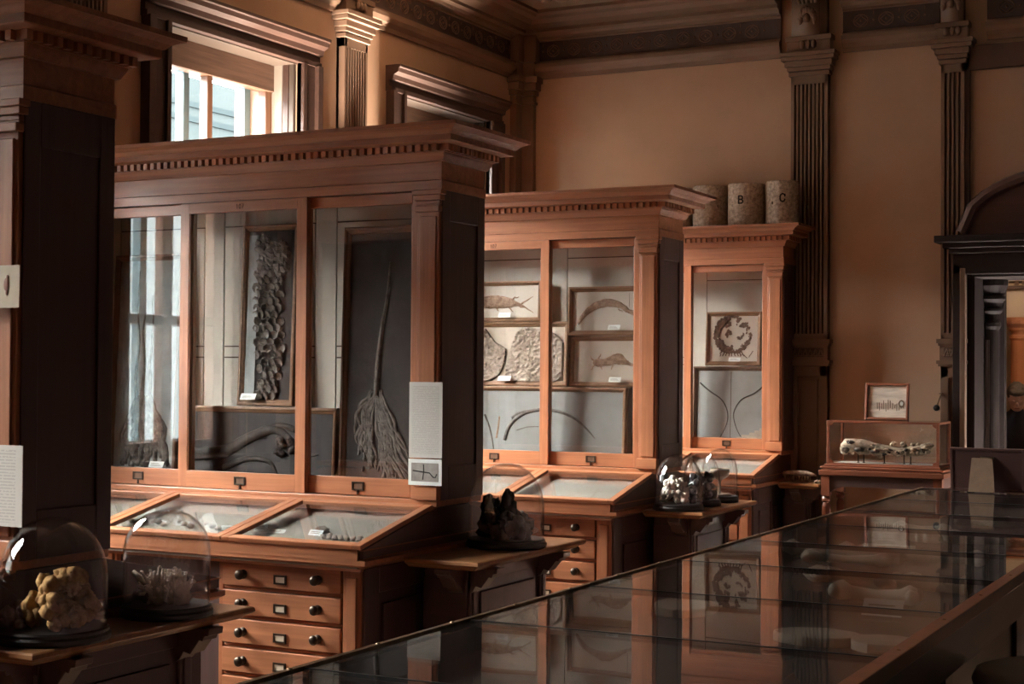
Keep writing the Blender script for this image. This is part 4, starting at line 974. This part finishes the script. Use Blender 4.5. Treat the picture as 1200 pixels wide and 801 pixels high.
# ------------------------------------------------------------------ specimens in the sloping desks
def tz(y, z):                                             # the desk lining slopes with the lid
    i = min(range(4), key=lambda k: abs(y - LIP[k] - .2)); return .973 + .2131 * (y - LIP[i]) if z is None else z
def pebble(x, y, r, seed, m, label, group, z=None):
    z = tz(y, z)
    s = mb(m); s.blob((0, 0, r * .7), (r * 1.25, r, r * .72), seed, .35, n=6); o = s.build('fossil_pebble', smooth=True); o.location = (x, y, z); return tag(o, label, 'fossil', group)
def desk_card(x, y, w, h, label, tilt=50, rz=0, group=None, z=None):
    z = tz(y, z)
    s = mb('card'); s.box(-w / 2, w / 2, 0, .0012, 0, h); s.mat('ring')
    for k in range(2): s.box(-w * .36, w * .3, -.0004, 0, h * (.35 + .25 * k), h * (.42 + .25 * k))
    o = s.build('specimen_card'); o.location = (x, y, z); o.rotation_euler = (R(-tilt), 0, R(rz)); return tag(o, label, 'specimen card', group)
gc = 'white cards in the sloping desk beside the sheet'
cards = [(-3.36, .205, .05, .024, 'standing white card just right of the desk divider, tallest of its row', 22, 18), (-3.42, .195, .04, .018, 'small tilted white card tucked against the desk divider', 40, -10), (-3.29, .195, .075, .020, 'low white card right of the tallest card in the desk', 55, 4),
         (-3.12, .195, .062, .024, 'white card leaning on the brown stone in the desk', 40, -8), (-2.915, .165, .085, .016, 'long low white card at the right corner of the desk', 55, -3)]
for x, y, w, h, l, t, rz in cards: desk_card(x, LIP[1] + y, w, h, l, t, rz, gc)
for k, (x, y) in enumerate(((-3.50, .19), (-3.585, .20), (-3.72, .205), (-3.82, .20), (-3.93, .21))): desk_card(x, LIP[1] + y, .055, .020, 'white card among dark stones in the middle desk, behind the spiky coral dome', 40, (-1) ** k * 9, 'white cards in the middle desk')
s = mb('brownrock'); s.blob((0, 0, .008), (.032, .018, .016), 5, .5, n=9); o = s.build('fossil_stone', smooth=True); o.location = (-3.105, LIP[1] + .225, tz(LIP[1] + .225, None)); tag(o, 'large brown stone behind a leaning white card in the desk', 'fossil')
s = mb('rock'); s.blob((0, 0, .007), (.026, .016, .013), 8, .5, n=8); o = s.build('fossil_stone', smooth=True); o.location = (-3.335, LIP[1] + .235, tz(LIP[1] + .235, None)); tag(o, 'grey-brown stone behind the tallest card in the desk', 'fossil')
for k in range(17):
    pebble(-3.075 + .0125 * k, LIP[1] + (.165 if k % 2 else .185) + rnd.uniform(-.004, .004), rnd.uniform(.007, .010), k, 'rock' if k % 3 else 'stone_b', 'small rounded fossil in the row along the front of the right-hand desk', 'row of small fossils in the right desk')
for k in range(11):
    pebble(-3.53 - .042 * k, LIP[1] + .18 + .02 * (k % 3), rnd.uniform(.009, .014), 30 + k, 'fos_gr' if k % 2 else 'rock', 'dark stone among white cards in the desk behind the spiky coral dome', 'stones in the middle desk')
for k in range(5): pebble(-4.02 - .08 * k, LIP[1] + .21, .013, 60 + k, 'stone_b', 'stone in the far-left desk, seen over the ochre sponge dome', 'stones in the far-left desk')
for k, (x, w) in enumerate(((-3.10, .09), (-3.30, .07), (-2.97, .06))): desk_card(x, LIP[2] + .15 + .03 * (k % 2), w, .004, ['thin paper slip in the middle of the desk behind the lone dome', 'thin paper slip near the left of the desk behind the lone dome', 'thin paper slip at the right of the desk behind the lone dome'][k], 85, 10 * k, 'paper slips in the desk behind the lone dome')

# ------------------------------------------------------------------ long glass-topped table
TX0, TX1, TY0, TY1, TZ = -1.628, -.690, 1.55, 7.375, 1.06
root = empty('glass_topped_table', ((TX0 + TX1) / 2, TY0, 0), label='long glass-topped display table running along the gangway', cat='display table'); root.location = (0, 0, 0)
BARS = [2.33, 2.95, 3.565, 4.18, 4.79, 5.42, 6.04, 6.66]
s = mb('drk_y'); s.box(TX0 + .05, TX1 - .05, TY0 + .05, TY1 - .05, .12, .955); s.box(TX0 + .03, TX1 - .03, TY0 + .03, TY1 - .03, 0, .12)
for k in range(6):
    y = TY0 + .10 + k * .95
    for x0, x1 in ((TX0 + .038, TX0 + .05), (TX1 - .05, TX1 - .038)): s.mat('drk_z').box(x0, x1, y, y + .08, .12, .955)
s.build('panelled_base', root, bevel=.003)
s = mb('tent').box(TX0 + .03, TX1 - .03, TY0 + .03, TY1 - .03, .956, .995)
s.build('tray', root)
s = mb('drk_y')
s.box(TX0 + .004, TX0 + .03, TY0, TY1, .945, 1.050); s.box(TX1 - .03, TX1 - .004, TY0, TY1, .945, 1.050)
s.mat('drk_x').box(TX0 + .03, TX1 - .03, TY0, TY0 + .028, .945, 1.05).box(TX0 + .03, TX1 - .03, TY1 - .028, TY1, .945, 1.05)
s.build('case_sides', root, bevel=.002)
s = mb('brass'); s.box(TX0, TX0 + .012, TY0 - .002, TY1 + .002, 1.040, 1.064)
for k in range(20): s.lathe([(.005, 0), (.004, .002), (0, .0025)], 8, (TX0 + .006, TY0 + .15 + k * .295, 1.064))
s.build('metal_edge', root)
s = mb('case_red'); s.box(TX1 - .034, TX1, TY0 - .002, TY1 + .002, 1.035, 1.066); s.mat('drk_x').box(TX0 + .012, TX1 - .034, TY1 - .03, TY1, 1.04, 1.064)
for k in range(14): s.mat('brass').lathe([(.005, 0), (.004, .002), (0, .0025)], 8, (TX1 - .017, TY0 + .2 + k * .42, 1.066))
s.build('rail', root, bevel=.004)
ed = TY0
for y in BARS + [TY1 - .03]:
    mb('ttop').box(TX0 + .012, TX1 - .034, ed + .002, y - .002, TZ - .006, TZ).build('glass_pane', root)
    if y in BARS: s = mb('drk_x').box(TX0 + .03, TX1 - .034, y - .006, y + .006, 1.0465, 1.0535); s.mat('black').box(TX0 + .012, TX1 - .034, y - .0025, y + .0025, 1.0535, 1.061); s.build('glazing_bar', root)
    ed = y
# bones and cards inside the table
def longbone(x, y, L, r, rz, label, m='tbone', z=.995, group=None):
    L *= 1.12; r = min(r * 1.25, .0225)
    s = mb(m); s.tube([(-L / 2, 0, r * 1.2), (-L * .42, .0, r * 1.15), (-L * .3, 0, r), (0, .004, r * .85), (L * .3, 0, r), (L * .42, 0, r * 1.15), (L / 2, 0, r * 1.2)], [r * .9, r * 1.25, r * .8, r * .65, r * .8, r * 1.25, r * .9], 9)
    for q in (-1, 1):
        for t in (-1, 1): s.blob((q * L * .47, t * r * .8, r * 1.15), r * .85, int(t + q + 4), .2, n=6)
    o = s.build('fossil_bone', smooth=True); o.location = (x, y, z); o.rotation_euler = (0, 0, rz); return tag(o, label, 'fossil bone', group)
def lump(name, x, y, r, seed, label, cat, m='bone_d', z=.995):
    s = mb(m); s.blob((0, 0, r[2]), r, seed, .35, n=10); s.blob((r[0] * .7, r[1] * .2, r[2] * .7), [q * .6 for q in r], seed + 1, .4, n=8); o = s.build(name, smooth=True); o.location = (x, y, z); return tag(o, label, cat)
for k in range(9): lump('vertebra', -1.42 + .030 * k, 5.60 + rnd.uniform(-.02, .02), (.017, .022, .020), k, 'small vertebra in the row of nine by the far end, in the glass table', 'vertebra', 'tbone')['group'] = 'row of vertebrae in the glass table'
longbone(-1.44, 5.02, .19, .018, .15, 'slim pale bone with a knobbed end near the left edge, in the glass table'); longbone(-1.30, 4.84, .24, .015, .1, 'thin long bone lying in front of the slim knobbed one, in the glass table')
longbone(-1.05, 5.0, .26, .021, -.05, 'thickest pale bone near the right side, in the glass table')
s = mb('tbone'); s.box(-.085, .085, -.11, .11, .002, .040); s.blob((.03, -.06, .036), (.06, .05, .014), 3, .3, n=8); o = s.build('bone_block', bevel=.012); o.location = (-1.235, 5.02, .995); tag(o, 'squared pale block of bone left of the thickest bone, in the glass table', 'bone block')
lump('skull_fragment', -1.25, 4.40, (.05, .07, .024), 4, 'broken skull fragment with a hollow, in the glass table', 'skull fragment', 'tbone'); longbone(-1.12, 4.46, .24, .013, .05, 'very thin straight bone beside the broken skull fragment, in the glass table')
lump('stone_nodule', -1.045, 4.33, (.035, .05, .024), 12, 'dark rounded nodule in front of the thin straight bone, in the glass table', 'nodule', 'fos_dk'); longbone(-.93, 4.33, .20, .022, 0, 'stained stout bone right of the dark nodule, in the glass table', 'bone_d')
for k, (x, y, w, d, rz, l) in enumerate(((-.985, 3.42, .20, .14, .05, 'flat pale slab just beyond the nearest dark bar, in the glass table'), (-.83, 3.40, .15, .14, -.1, 'flat pale slab at the right beside another, in the glass table'), (-1.40, 3.68, .16, .22, .2, 'rounded pale slab by the left edge, in the glass table'), (-.92, 2.72, .26, .12, .1, 'long flat slab nearest to the camera, in the glass table'))):
    s = mb('stone_b'); s.prism([(w / 2 * math.cos(a) * (1 + .12 * noise.noise(Vector((math.cos(a) * 2, math.sin(a) * 2, k)))), d / 2 * math.sin(a) * (1 + .12 * noise.noise(Vector((math.cos(a) * 3, math.sin(a) * 3, k + 5))))) for a in [q * math.pi / 9 for q in range(18)]], 'z', 0, .022)
    o = s.build('fossil_slab', bevel=.004); o.location = (x, y, .995); o.rotation_euler = (0, 0, rz); tag(o, l, 'fossil slab')
desk_card(-.95, 3.86, .10, .05, 'buff card propped up near the right side, in the glass table', 40, 0, None, .995)
longbone(-.98, 5.62, .30, .020, .06, 'long straight bone at the right of the row of nine vertebrae, in the glass table'); longbone(-1.02, 3.86 + .22, .20, .018, -.1, 'short stout bone beyond the propped buff card, in the glass table')
for k, (x, y, rz) in enumerate(((-1.15, 6.3, 0), (-.98, 6.35, .3), (-1.3, 5.9, -.2))): longbone(x, y, .18, .016, rz, ['small bone in front of the dark board, in the glass table', 'tilted small bone in front of the dark board, in the glass table', 'small bone beyond the row of vertebrae, in the glass table'][k])
# framed board standing with its back to the room, at the far end of the table
root = empty('propped_board', (-1.30, 7.255, TZ + .005), (R(7), 0, 0), label='dark board seen from behind with a pale easel strut, on the glass table', cat='display board')
s = mb('red_x'); s.box(-.165, .165, 0, .014, .0, .198); s.mat('board_b'); s.box(-.153, .153, -.004, 0, .012, .186); frame_box(s, -.165, .165, -.008, .014, 0, .198, .012)
s.build('board', root, bevel=.002)
s = mb('strut'); s.prism([(-.058, -.002), (.058, -.002), (.046, .152), (-.046, .152)], 'y', -.006, -.003); o = s.build('easel_strut', root); o.location = (-.02, -.050, .008); o.rotation_euler = (R(-14), 0, 0); 
s = mb('brass'); s.box(-.03, .03, -.012, -.004, .150, .160); s.build('hinge', root)

# ------------------------------------------------------------------ skull case on its stand by the back wall
CX0, CX1, CY0, CY1, CZ0, CZ1 = -2.455, -1.822, 8.70, 9.01, 1.065, 1.328
root = empty('stand_table', ((CX0 + CX1) / 2, 8.84, 0), label='dark red side table with turned legs under the skull case', cat='table')
s = mb('red_x'); s.box(-.35, .35, -.185, .185, 1.018, 1.046); s.box(-.335, .335, -.17, .17, 1.046, 1.052); s.build('table_top', root, bevel=.005)
s = mb('drk_x'); s.box(-.33, .33, -.165, -.145, .955, 1.018); s.box(-.33, .33, .145, .165, .955, 1.018); s.box(-.33, -.31, -.165, .165, .955, 1.018); s.box(.31, .33, -.165, .165, .955, 1.018)
for q in (-1, 1):
    s.prism([(q * .29, .96), (q * .29, .92), (q * .265, .938), (q * .225, .952), (q * .17, .957)], 'y', -.163, -.147)
s.build('apron', root)
for x in (-.315, .315):
    for y in (-.15, .15):
        s = mb('red_z'); s.box(x - .024, x + .024, y - .024, y + .024, .90, 1.018); s.lathe([(.018, .90), (.026, .885), (.026, .87), (.017, .862), (.024, .84), (.020, .5), (.014, .06), (.022, .04), (.022, 0), (0, 0)], 14, (x, y, 0)); s.build('leg', root)
root = empty('glass_case', ((CX0 + CX1) / 2, (CY0 + CY1) / 2, 1.0535), label='red-framed glass case holding a long skull on pins', cat='display case'); hx, hy, hz = (CX1 - CX0) / 2, (CY1 - CY0) / 2, CZ1 - 1.0535
s = mb('case_red'); s.box(-hx - .03, hx + .03, -hy - .03, hy + .03, 0, .014); s.box(-hx - .012, hx + .012, -hy - .012, hy + .012, .014, .026); s.build('case_base', root, bevel=.004)
s = mb('tray').box(-hx + .01, hx - .01, -hy + .01, hy - .01, .026, .030); s.build('case_floor', root)
s = mb('case_red'); t = .016
for x in (-hx, hx - t):
    for y in (-hy, hy - t): s.box(x, x + t, y, y + t, .026, hz)
for y in (-hy, hy - t): s.box(-hx + t, hx - t, y, y + t, hz - t * .8, hz); s.box(-hx + t, hx - t, y, y + t, .026, .026 + t * .5)
for x in (-hx, hx - t): s.box(x, x + t, -hy + t, hy - t, hz - t * .8, hz); s.box(x, x + t, -hy + t, hy - t, .026, .026 + t * .5)
for q in (-1, 1):
    for zq, zz in ((1, .034), (-1, hz - .013)): s.prism([(q * (hx - t), zz), (q * (hx - t - .022), zz), (q * (hx - t - .018), zz + zq * .012), (q * (hx - t - .008), zz + zq * .018), (q * (hx - t), zz + zq * .022)], 'y', -hy + .002, -hy + .010)
s.build('case_frame', root, bevel=.002)
s = mb('pane'); s.box(-hx + t, hx - t, -hy + .005, -hy + .008, .034, hz - .012); s.box(-hx + t, hx - t, hy - .008, hy - .005, .034, hz - .012); s.box(-hx + .005, -hx + .008, -hy + t, hy - t, .034, hz - .012); s.box(hx - .008, hx - .005, -hy + t, hy - t, .034, hz - .012); s.box(-hx + .004, hx - .004, -hy + .004, hy - .004, hz - .003, hz)
s.build('glass', root)
root = empty('fossil_skull', ((CX0 + CX1) / 2 - .008, 8.85, 1.0836), label='long pale fossil skull raised on pins inside the red-framed case', cat='fossil skull')
s = mb('bone')
s.tube([(-.26, 0, .088), (-.235, 0, .098), (-.19, 0, .102), (-.13, 0, .100), (-.08, 0, .092), (0, 0, .078), (.07, 0, .070), (.13, 0, .078), (.19, 0, .092), (.245, 0, .108), (.262, 0, .112)], [.018, .038, .036, .034, .026, .026, .022, .024, .022, .020, .008], 12, 1.5)
for k in range(9): s.blob((-.225 + .022 * k, -.02, .105 - .002 * k + rnd.uniform(-.008, .008)), (.022, .022, .018), k, .5, n=7)
for k, (x, z) in enumerate(((.03, .108), (.045, .116), (.09, .114), (.10, .105), (.15, .112), (.18, .112))): s.blob((x, -.005, z), (.014, .018, .012), k + 20, .5, n=7)
s.mat('bone_d')
for k in range(12): s.blob((-.15 + .03 * k, -.01, .062 + .002 * (k % 3)), (.022, .03, .016), k + 40, .5, n=7)
s.mat('bone_d')
for k in range(46):
    x = rnd.uniform(-.24, .24); s.blob((x, rnd.uniform(-.04, .0), .088 - .05 * (1 - abs(x) * 3.2) * .4 + rnd.uniform(-.03, .022)), (rnd.uniform(.006, .016), .012, rnd.uniform(.005, .012)), 300 + k, .8, n=5)
s.mat('fos_dk')
for k in range(16):
    x = rnd.uniform(-.22, .22); s.blob((x, -.034, .072 + .03 * abs(x) * 3 + rnd.uniform(-.02, .01)), (rnd.uniform(.005, .014), .008, rnd.uniform(.004, .009)), 360 + k, .8, n=5)
for c, q in (((-.20, -.042, .118), (.026, .016, .013)), ((-.225, -.045, .075), (.022, .014, .016)), ((-.15, -.045, .078), (.03, .016, .013)), ((-.06, -.038, .068), (.03, .012, .010))): s.blob(c, q, int(c[0] * 100), .3, n=7)
s.mat('bone')
for k in range(7): s.tube([(.165 + .013 * k, -.026, .075 + .004 * k), (.168 + .013 * k, -.028, .060 + .005 * k), (.170 + .013 * k, -.028, .048 + .006 * k + .006 * (k % 2))], [.007, .005, .001], 5)
s.tube([(-.262, -.01, .085), (-.255, -.02, .06), (-.24, -.02, .052), (-.225, -.02, .058)], .010, 7); s.tube([(-.10, -.03, .07), (-.095, -.034, .055)], [.007, .002], 5)
s.build('skull', root, smooth=True)
for x, zt in ((-.165, .06), (-.132, .062), (-.014, .055), (.098, .055), (.135, .058)):
    s = mb('bronze'); s.lathe([(.009, 0), (.009, .003), (.004, .005), (.0036, zt - .004), (.007, zt), (0, zt + .001)], 10, (x, -.004, 0)); s.build('support_pin', root)
# picture leaning on the wall on top of the case
root = empty('framed_picture', (-2.178, 8.955, CZ1 + .002), (R(-6), 0, 0), label='small red-framed picture of faint upright marks, standing on the glass case', cat='framed picture'); w, h = .252, .213
s = mb('case_red'); frame_box(s, -w / 2, w / 2, 0, .024, 0, h, .014); s.box(-w / 2 + .005, w / 2 - .005, .018, .024, .005, h - .005); s.build('frame', root, bevel=.003)
s = mb('picart').box(-w / 2 + .012, w / 2 - .012, .012, .018, .012, h - .012); s.mat('frame_d')
for k in range(13):
    x = -.055 + .0125 * k; s.tube([(x, .0115, .045 + .025 * rnd.random()), (x + rnd.uniform(-.003, .003), .0115, .09 + .03 * rnd.random())], .0016, 4)
s.mat('ring').torus((.083, .0115, .095), .014, .003, 14, 4, 'y', 1, 1.3); s.mat('card').blob((.083, .0115, .095), (.010, .001, .014), 2, .2, n=5)
s.build('picture', root)
# black bell knob on the pilaster
root = empty('door_bell', (-1.925, 9.115, 1.40), label='small black ball on a bracket at the pilaster beside the doorway', cat='bell')
s = mb('black'); s.blob((0, 0, 0), .019, 0, 0, n=12); s.build('ball', root, smooth=True)
s = mb('brass'); s.tube([(.004, .0, .015), (.014, .012, .05), (.02, .034, .08)], .004, 8); s.lathe([(.012, 0), (.012, .006), (0, .006)], 12, (.02, .03, .08)); s.build('bracket', root)
# grey-topped stool standing low at the right of the table
root = empty('stool', (-.50, 3.66, .262), (0, 0, .0), label='grey-topped stool in the dark right of the glass table', cat='stool')
s = mb('grey_seat'); s.lathe([(0, .62), (.17, .62), (.185, .63), (.19, .65), (.18, .67), (.15, .68), (0, .682)], 24); s.build('seat', root, smooth=True)
for k in range(4):
    a = R(45 + 90 * k); s = mb('drk_z'); s.tube([(.12 * math.cos(a), .12 * math.sin(a), .62), (.19 * math.cos(a), .19 * math.sin(a), -.262)], [.018, .014], 8); s.build('leg', root)
s = mb('drk_x').torus((0, 0, .25), .15, .009, 20, 6, 'z'); s.build('foot_ring', root)

# ------------------------------------------------------------------ person in the room beyond, head bowed
PX, PY = -2.115, 13.05
root = empty('person', (PX, PY, 0), (0, 0, R(10)), label='person in dark clothes with head bowed, standing beyond the doorway', cat='person')
def skin_mesh(name, verts, edges, radii, m, sub=2, parent=None, rootv=0):
    me = bpy.data.meshes.new(name); me.from_pydata(verts, edges, []); me.materials.append(M[m])
    o = bpy.data.objects.new(name, me); COL.objects.link(o); md = o.modifiers.new('skin', 'SKIN')
    for i, r in enumerate(radii):
        d = me.skin_vertices[0].data[i]; d.radius = (r, r) if isinstance(r, (int, float)) else r; d.use_root = i == rootv
    md.use_smooth_shade = True; sb = o.modifiers.new('sub', 'SUBSURF'); sb.levels = sub; sb.render_levels = sub
    if parent: o.parent = parent
    return o
K = .90                                                  # overall stature, leaning forward over a low case
def kk(p): return tuple(q * K for q in p)
V = [(0, .02, .88), (0, 0, 1.02), (0, -.06, 1.18), (0, -.13, 1.34), (0, -.17, 1.43), (0, -.21, 1.50),
     (.10, .02, .84), (.105, .0, .46), (.11, .04, .09), (.115, -.10, .045), (-.10, .02, .84), (-.105, .0, .46), (-.11, .04, .09), (-.115, -.10, .045),
     (.19, -.12, 1.36), (.235, -.14, 1.10), (.17, -.33, .98), (.10, -.40, .97), (-.19, -.12, 1.36), (-.235, -.14, 1.10), (-.17, -.33, .98), (-.10, -.40, .97)]
Ed = [(0, 1), (1, 2), (2, 3), (3, 4), (4, 5), (0, 6), (6, 7), (7, 8), (8, 9), (0, 10), (10, 11), (11, 12), (12, 13), (3, 14), (14, 15), (15, 16), (16, 17), (3, 18), (18, 19), (19, 20), (20, 21)]
Rr = [(.15, .11), (.135, .10), (.15, .11), (.16, .10), (.06, .06), (.05, .05), .085, .062, .042, .035, .085, .062, .042, .035, .062, .046, .035, .022, .062, .046, .035, .022]
body = skin_mesh('body', [kk(v) for v in V], Ed, [tuple(q * K for q in r) if isinstance(r, tuple) else r * K for r in Rr], 'coat', 2, root)
HC = Vector(kk((0, -.255, 1.575)))
s = mb('skin'); s.T = Matrix.Translation(HC) @ Matrix.Rotation(R(32), 4, 'X')
s.blob((0, 0, 0), (.070, .090, .102), 1, .03, n=16); s.blob((0, -.035, -.055), (.052, .055, .052), 2, .03, n=12); s.blob((0, -.098, -.012), (.012, .018, .022), 3, 0, n=8)
for q in (-1, 1): s.blob((q * .070, .005, -.012), (.010, .020, .028), 4, .05, n=8); s.blob((q * .028, -.082, .012), (.013, .008, .007), 5, 0, n=6)
s.mat('case_red').blob((0, -.084, -.055), (.022, .008, .006), 6, 0, n=6)
s.build('head', root, smooth=True)
s = mb('hair'); s.T = Matrix.Translation(HC) @ Matrix.Rotation(R(32), 4, 'X'); s.blob((0, .016, .028), (.078, .088, .088), 7, .12, 5, n=16); s.blob((0, -.055, .075), (.06, .04, .03), 8, .2, 4, n=10); s.build('hair', root, smooth=True)
for q in (-1, 1):
    s = mb('skin'); c = Vector(kk((q * .085, -.415, .965))); s.blob(c, (.032, .040, .016), 1, .05, n=8)
    for k in range(4): s.tube([c + Vector((q * .022 - q * .014 * k, -.03, 0)), c + Vector((q * .024 - q * .015 * k, -.062 + .004 * abs(k - 1.5), -.006)), c + Vector((q * .024 - q * .015 * k, -.082 + .006 * abs(k - 1.5), -.02))], [.0085, .0078, .0065], 7)
    s.tube([c + Vector((-q * .026, -.005, 0)), c + Vector((-q * .045, -.03, -.005)), c + Vector((-q * .045, -.05, -.012))], [.010, .009, .007], 7)
    s.build('hand', root, smooth=True)
s = mb('coatp')
for k in range(7): s.blob(kk((-.13 + rnd.uniform(-.03, .05), -.215 - .0 * k, 1.30 - .022 * k)), (.012, .004, .008), k, .5, n=5)
s.build('shirt_print', root)

# ------------------------------------------------------------------ light
wd = bpy.data.worlds.new('overcast_sky'); sc.world = wd; wd.use_nodes = True; nt = wd.node_tree; nt.nodes.clear()
out = nt.nodes.new('ShaderNodeOutputWorld'); bg = nt.nodes.new('ShaderNodeBackground'); tc = nt.nodes.new('ShaderNodeTexCoord'); sx = nt.nodes.new('ShaderNodeSeparateXYZ')
nt.links.new(tc.outputs['Generated'], sx.inputs[0])
rp = nt.nodes.new('ShaderNodeValToRGB'); rp.color_ramp.elements[0].position = 0.0; rp.color_ramp.elements[0].color = (.85, .83, .80, 1); rp.color_ramp.elements[1].position = .85; rp.color_ramp.elements[1].color = (1, .96, .905, 1)
nt.links.new(sx.outputs['Z'], rp.inputs[0]); r2 = nt.nodes.new('ShaderNodeValToRGB'); r2.color_ramp.elements[0].position = .03; r2.color_ramp.elements[0].color = (.62, .80, 1.15, 1); r2.color_ramp.elements[1].position = .07; r2.color_ramp.elements[1].color = (1, 1, 1, 1)
mm = nt.nodes.new('ShaderNodeMath'); mm.operation = 'MULTIPLY_ADD'; mm.inputs[1].default_value = .5; mm.inputs[2].default_value = .5; nt.links.new(sx.outputs['Y'], mm.inputs[0]); nt.links.new(mm.outputs[0], r2.inputs[0])
mc = nt.nodes.new('ShaderNodeMix'); mc.data_type = 'RGBA'; mc.blend_type = 'MULTIPLY'; mc.inputs[0].default_value = 1; nt.links.new(rp.outputs[0], mc.inputs[6]); nt.links.new(r2.outputs[0], mc.inputs[7])
nt.links.new(mc.outputs[2], bg.inputs['Color']); bg.inputs['Strength'].default_value = 165.0
nt.links.new(bg.outputs[0], out.inputs[0])
for i, (c, h) in enumerate(zip(WIN, WH)):
    l = bpy.data.lights.new('window_portal', 'AREA'); l.shape = 'RECTANGLE'; l.size = WZ1 - WZ0; l.size_y = 2 * h; l.cycles.is_portal = True
    o = bpy.data.objects.new('window_portal', l); COL.objects.link(o); o.location = (XW - .39, c, (WZ0 + WZ1) / 2); o.rotation_euler = (0, R(-90), 0)
l = bpy.data.lights.new('slit_portal', 'AREA'); l.shape = 'RECTANGLE'; l.size = .10; l.size_y = 1.6; l.cycles.is_portal = True
o = bpy.data.objects.new('slit_portal', l); COL.objects.link(o); o.location = (2.25, YF - .28, 2.3); o.rotation_euler = (R(90), 0, 0)
for y, e, aim in ((5.98, 62, (-4.66, 6.6, 3.2)), (7.98, 84, (-4.72, 7.2, 3.15))):                     # added fill lights, unseen between the cabinets, to brighten the left wall
    l = bpy.data.lights.new('added_alcove_fill', 'AREA'); l.shape = 'DISK'; l.size = .35; l.energy = e; l.color = (1, .84, .68); l.spread = R(52)
    o = bpy.data.objects.new('added_alcove_fill', l); COL.objects.link(o); o.location = (-4.46, y, .85); o.rotation_euler = (Vector(aim) - o.location).to_track_quat('-Z', 'Y').to_euler()
l = bpy.data.lights.new('lamp_beyond', 'POINT'); l.energy = 46; l.color = (1, .80, .58); l.shadow_soft_size = .25
o = bpy.data.objects.new('lamp_beyond', l); COL.objects.link(o); o.location = (-1.4, 12.2, 3.1)

# ------------------------------------------------------------------ camera
cam = bpy.data.cameras.new('camera'); co = bpy.data.objects.new('camera', cam); COL.objects.link(co); sc.camera = co
cam.sensor_width = 36; cam.lens = 1815 / 1200 * 36; cam.clip_start = .05; cam.clip_end = 200
yaw, pitch, roll = .4757, .01835, .00684
cyw, syw, cp, sp = math.cos(yaw), math.sin(yaw), math.cos(pitch), math.sin(pitch)
F = Vector((-syw * cp, cyw * cp, sp)); Rt = Vector((cyw, syw, 0)); U = Rt.cross(F)
R2 = Rt * math.cos(roll) + U * math.sin(roll); U2 = U * math.cos(roll) - Rt * math.sin(roll)
mt = Matrix((R2, U2, -F)).transposed().to_4x4(); mt.translation = Vector((0, 0, 1.6)); co.matrix_world = mt
sc.view_settings.view_transform = 'Standard'; sc.view_settings.look = 'None'; sc.view_settings.gamma = 1; sc.view_settings.exposure = 0.0; sc.view_settings.use_curve_mapping = False
cy = sc.cycles; cy.transparent_max_bounces = 32; cy.max_bounces = 10; cy.diffuse_bounces = 5; cy.glossy_bounces = 5; cy.caustics_reflective = False; cy.caustics_refractive = False; cy.sample_clamp_indirect = 6.0; cy.use_denoising = True
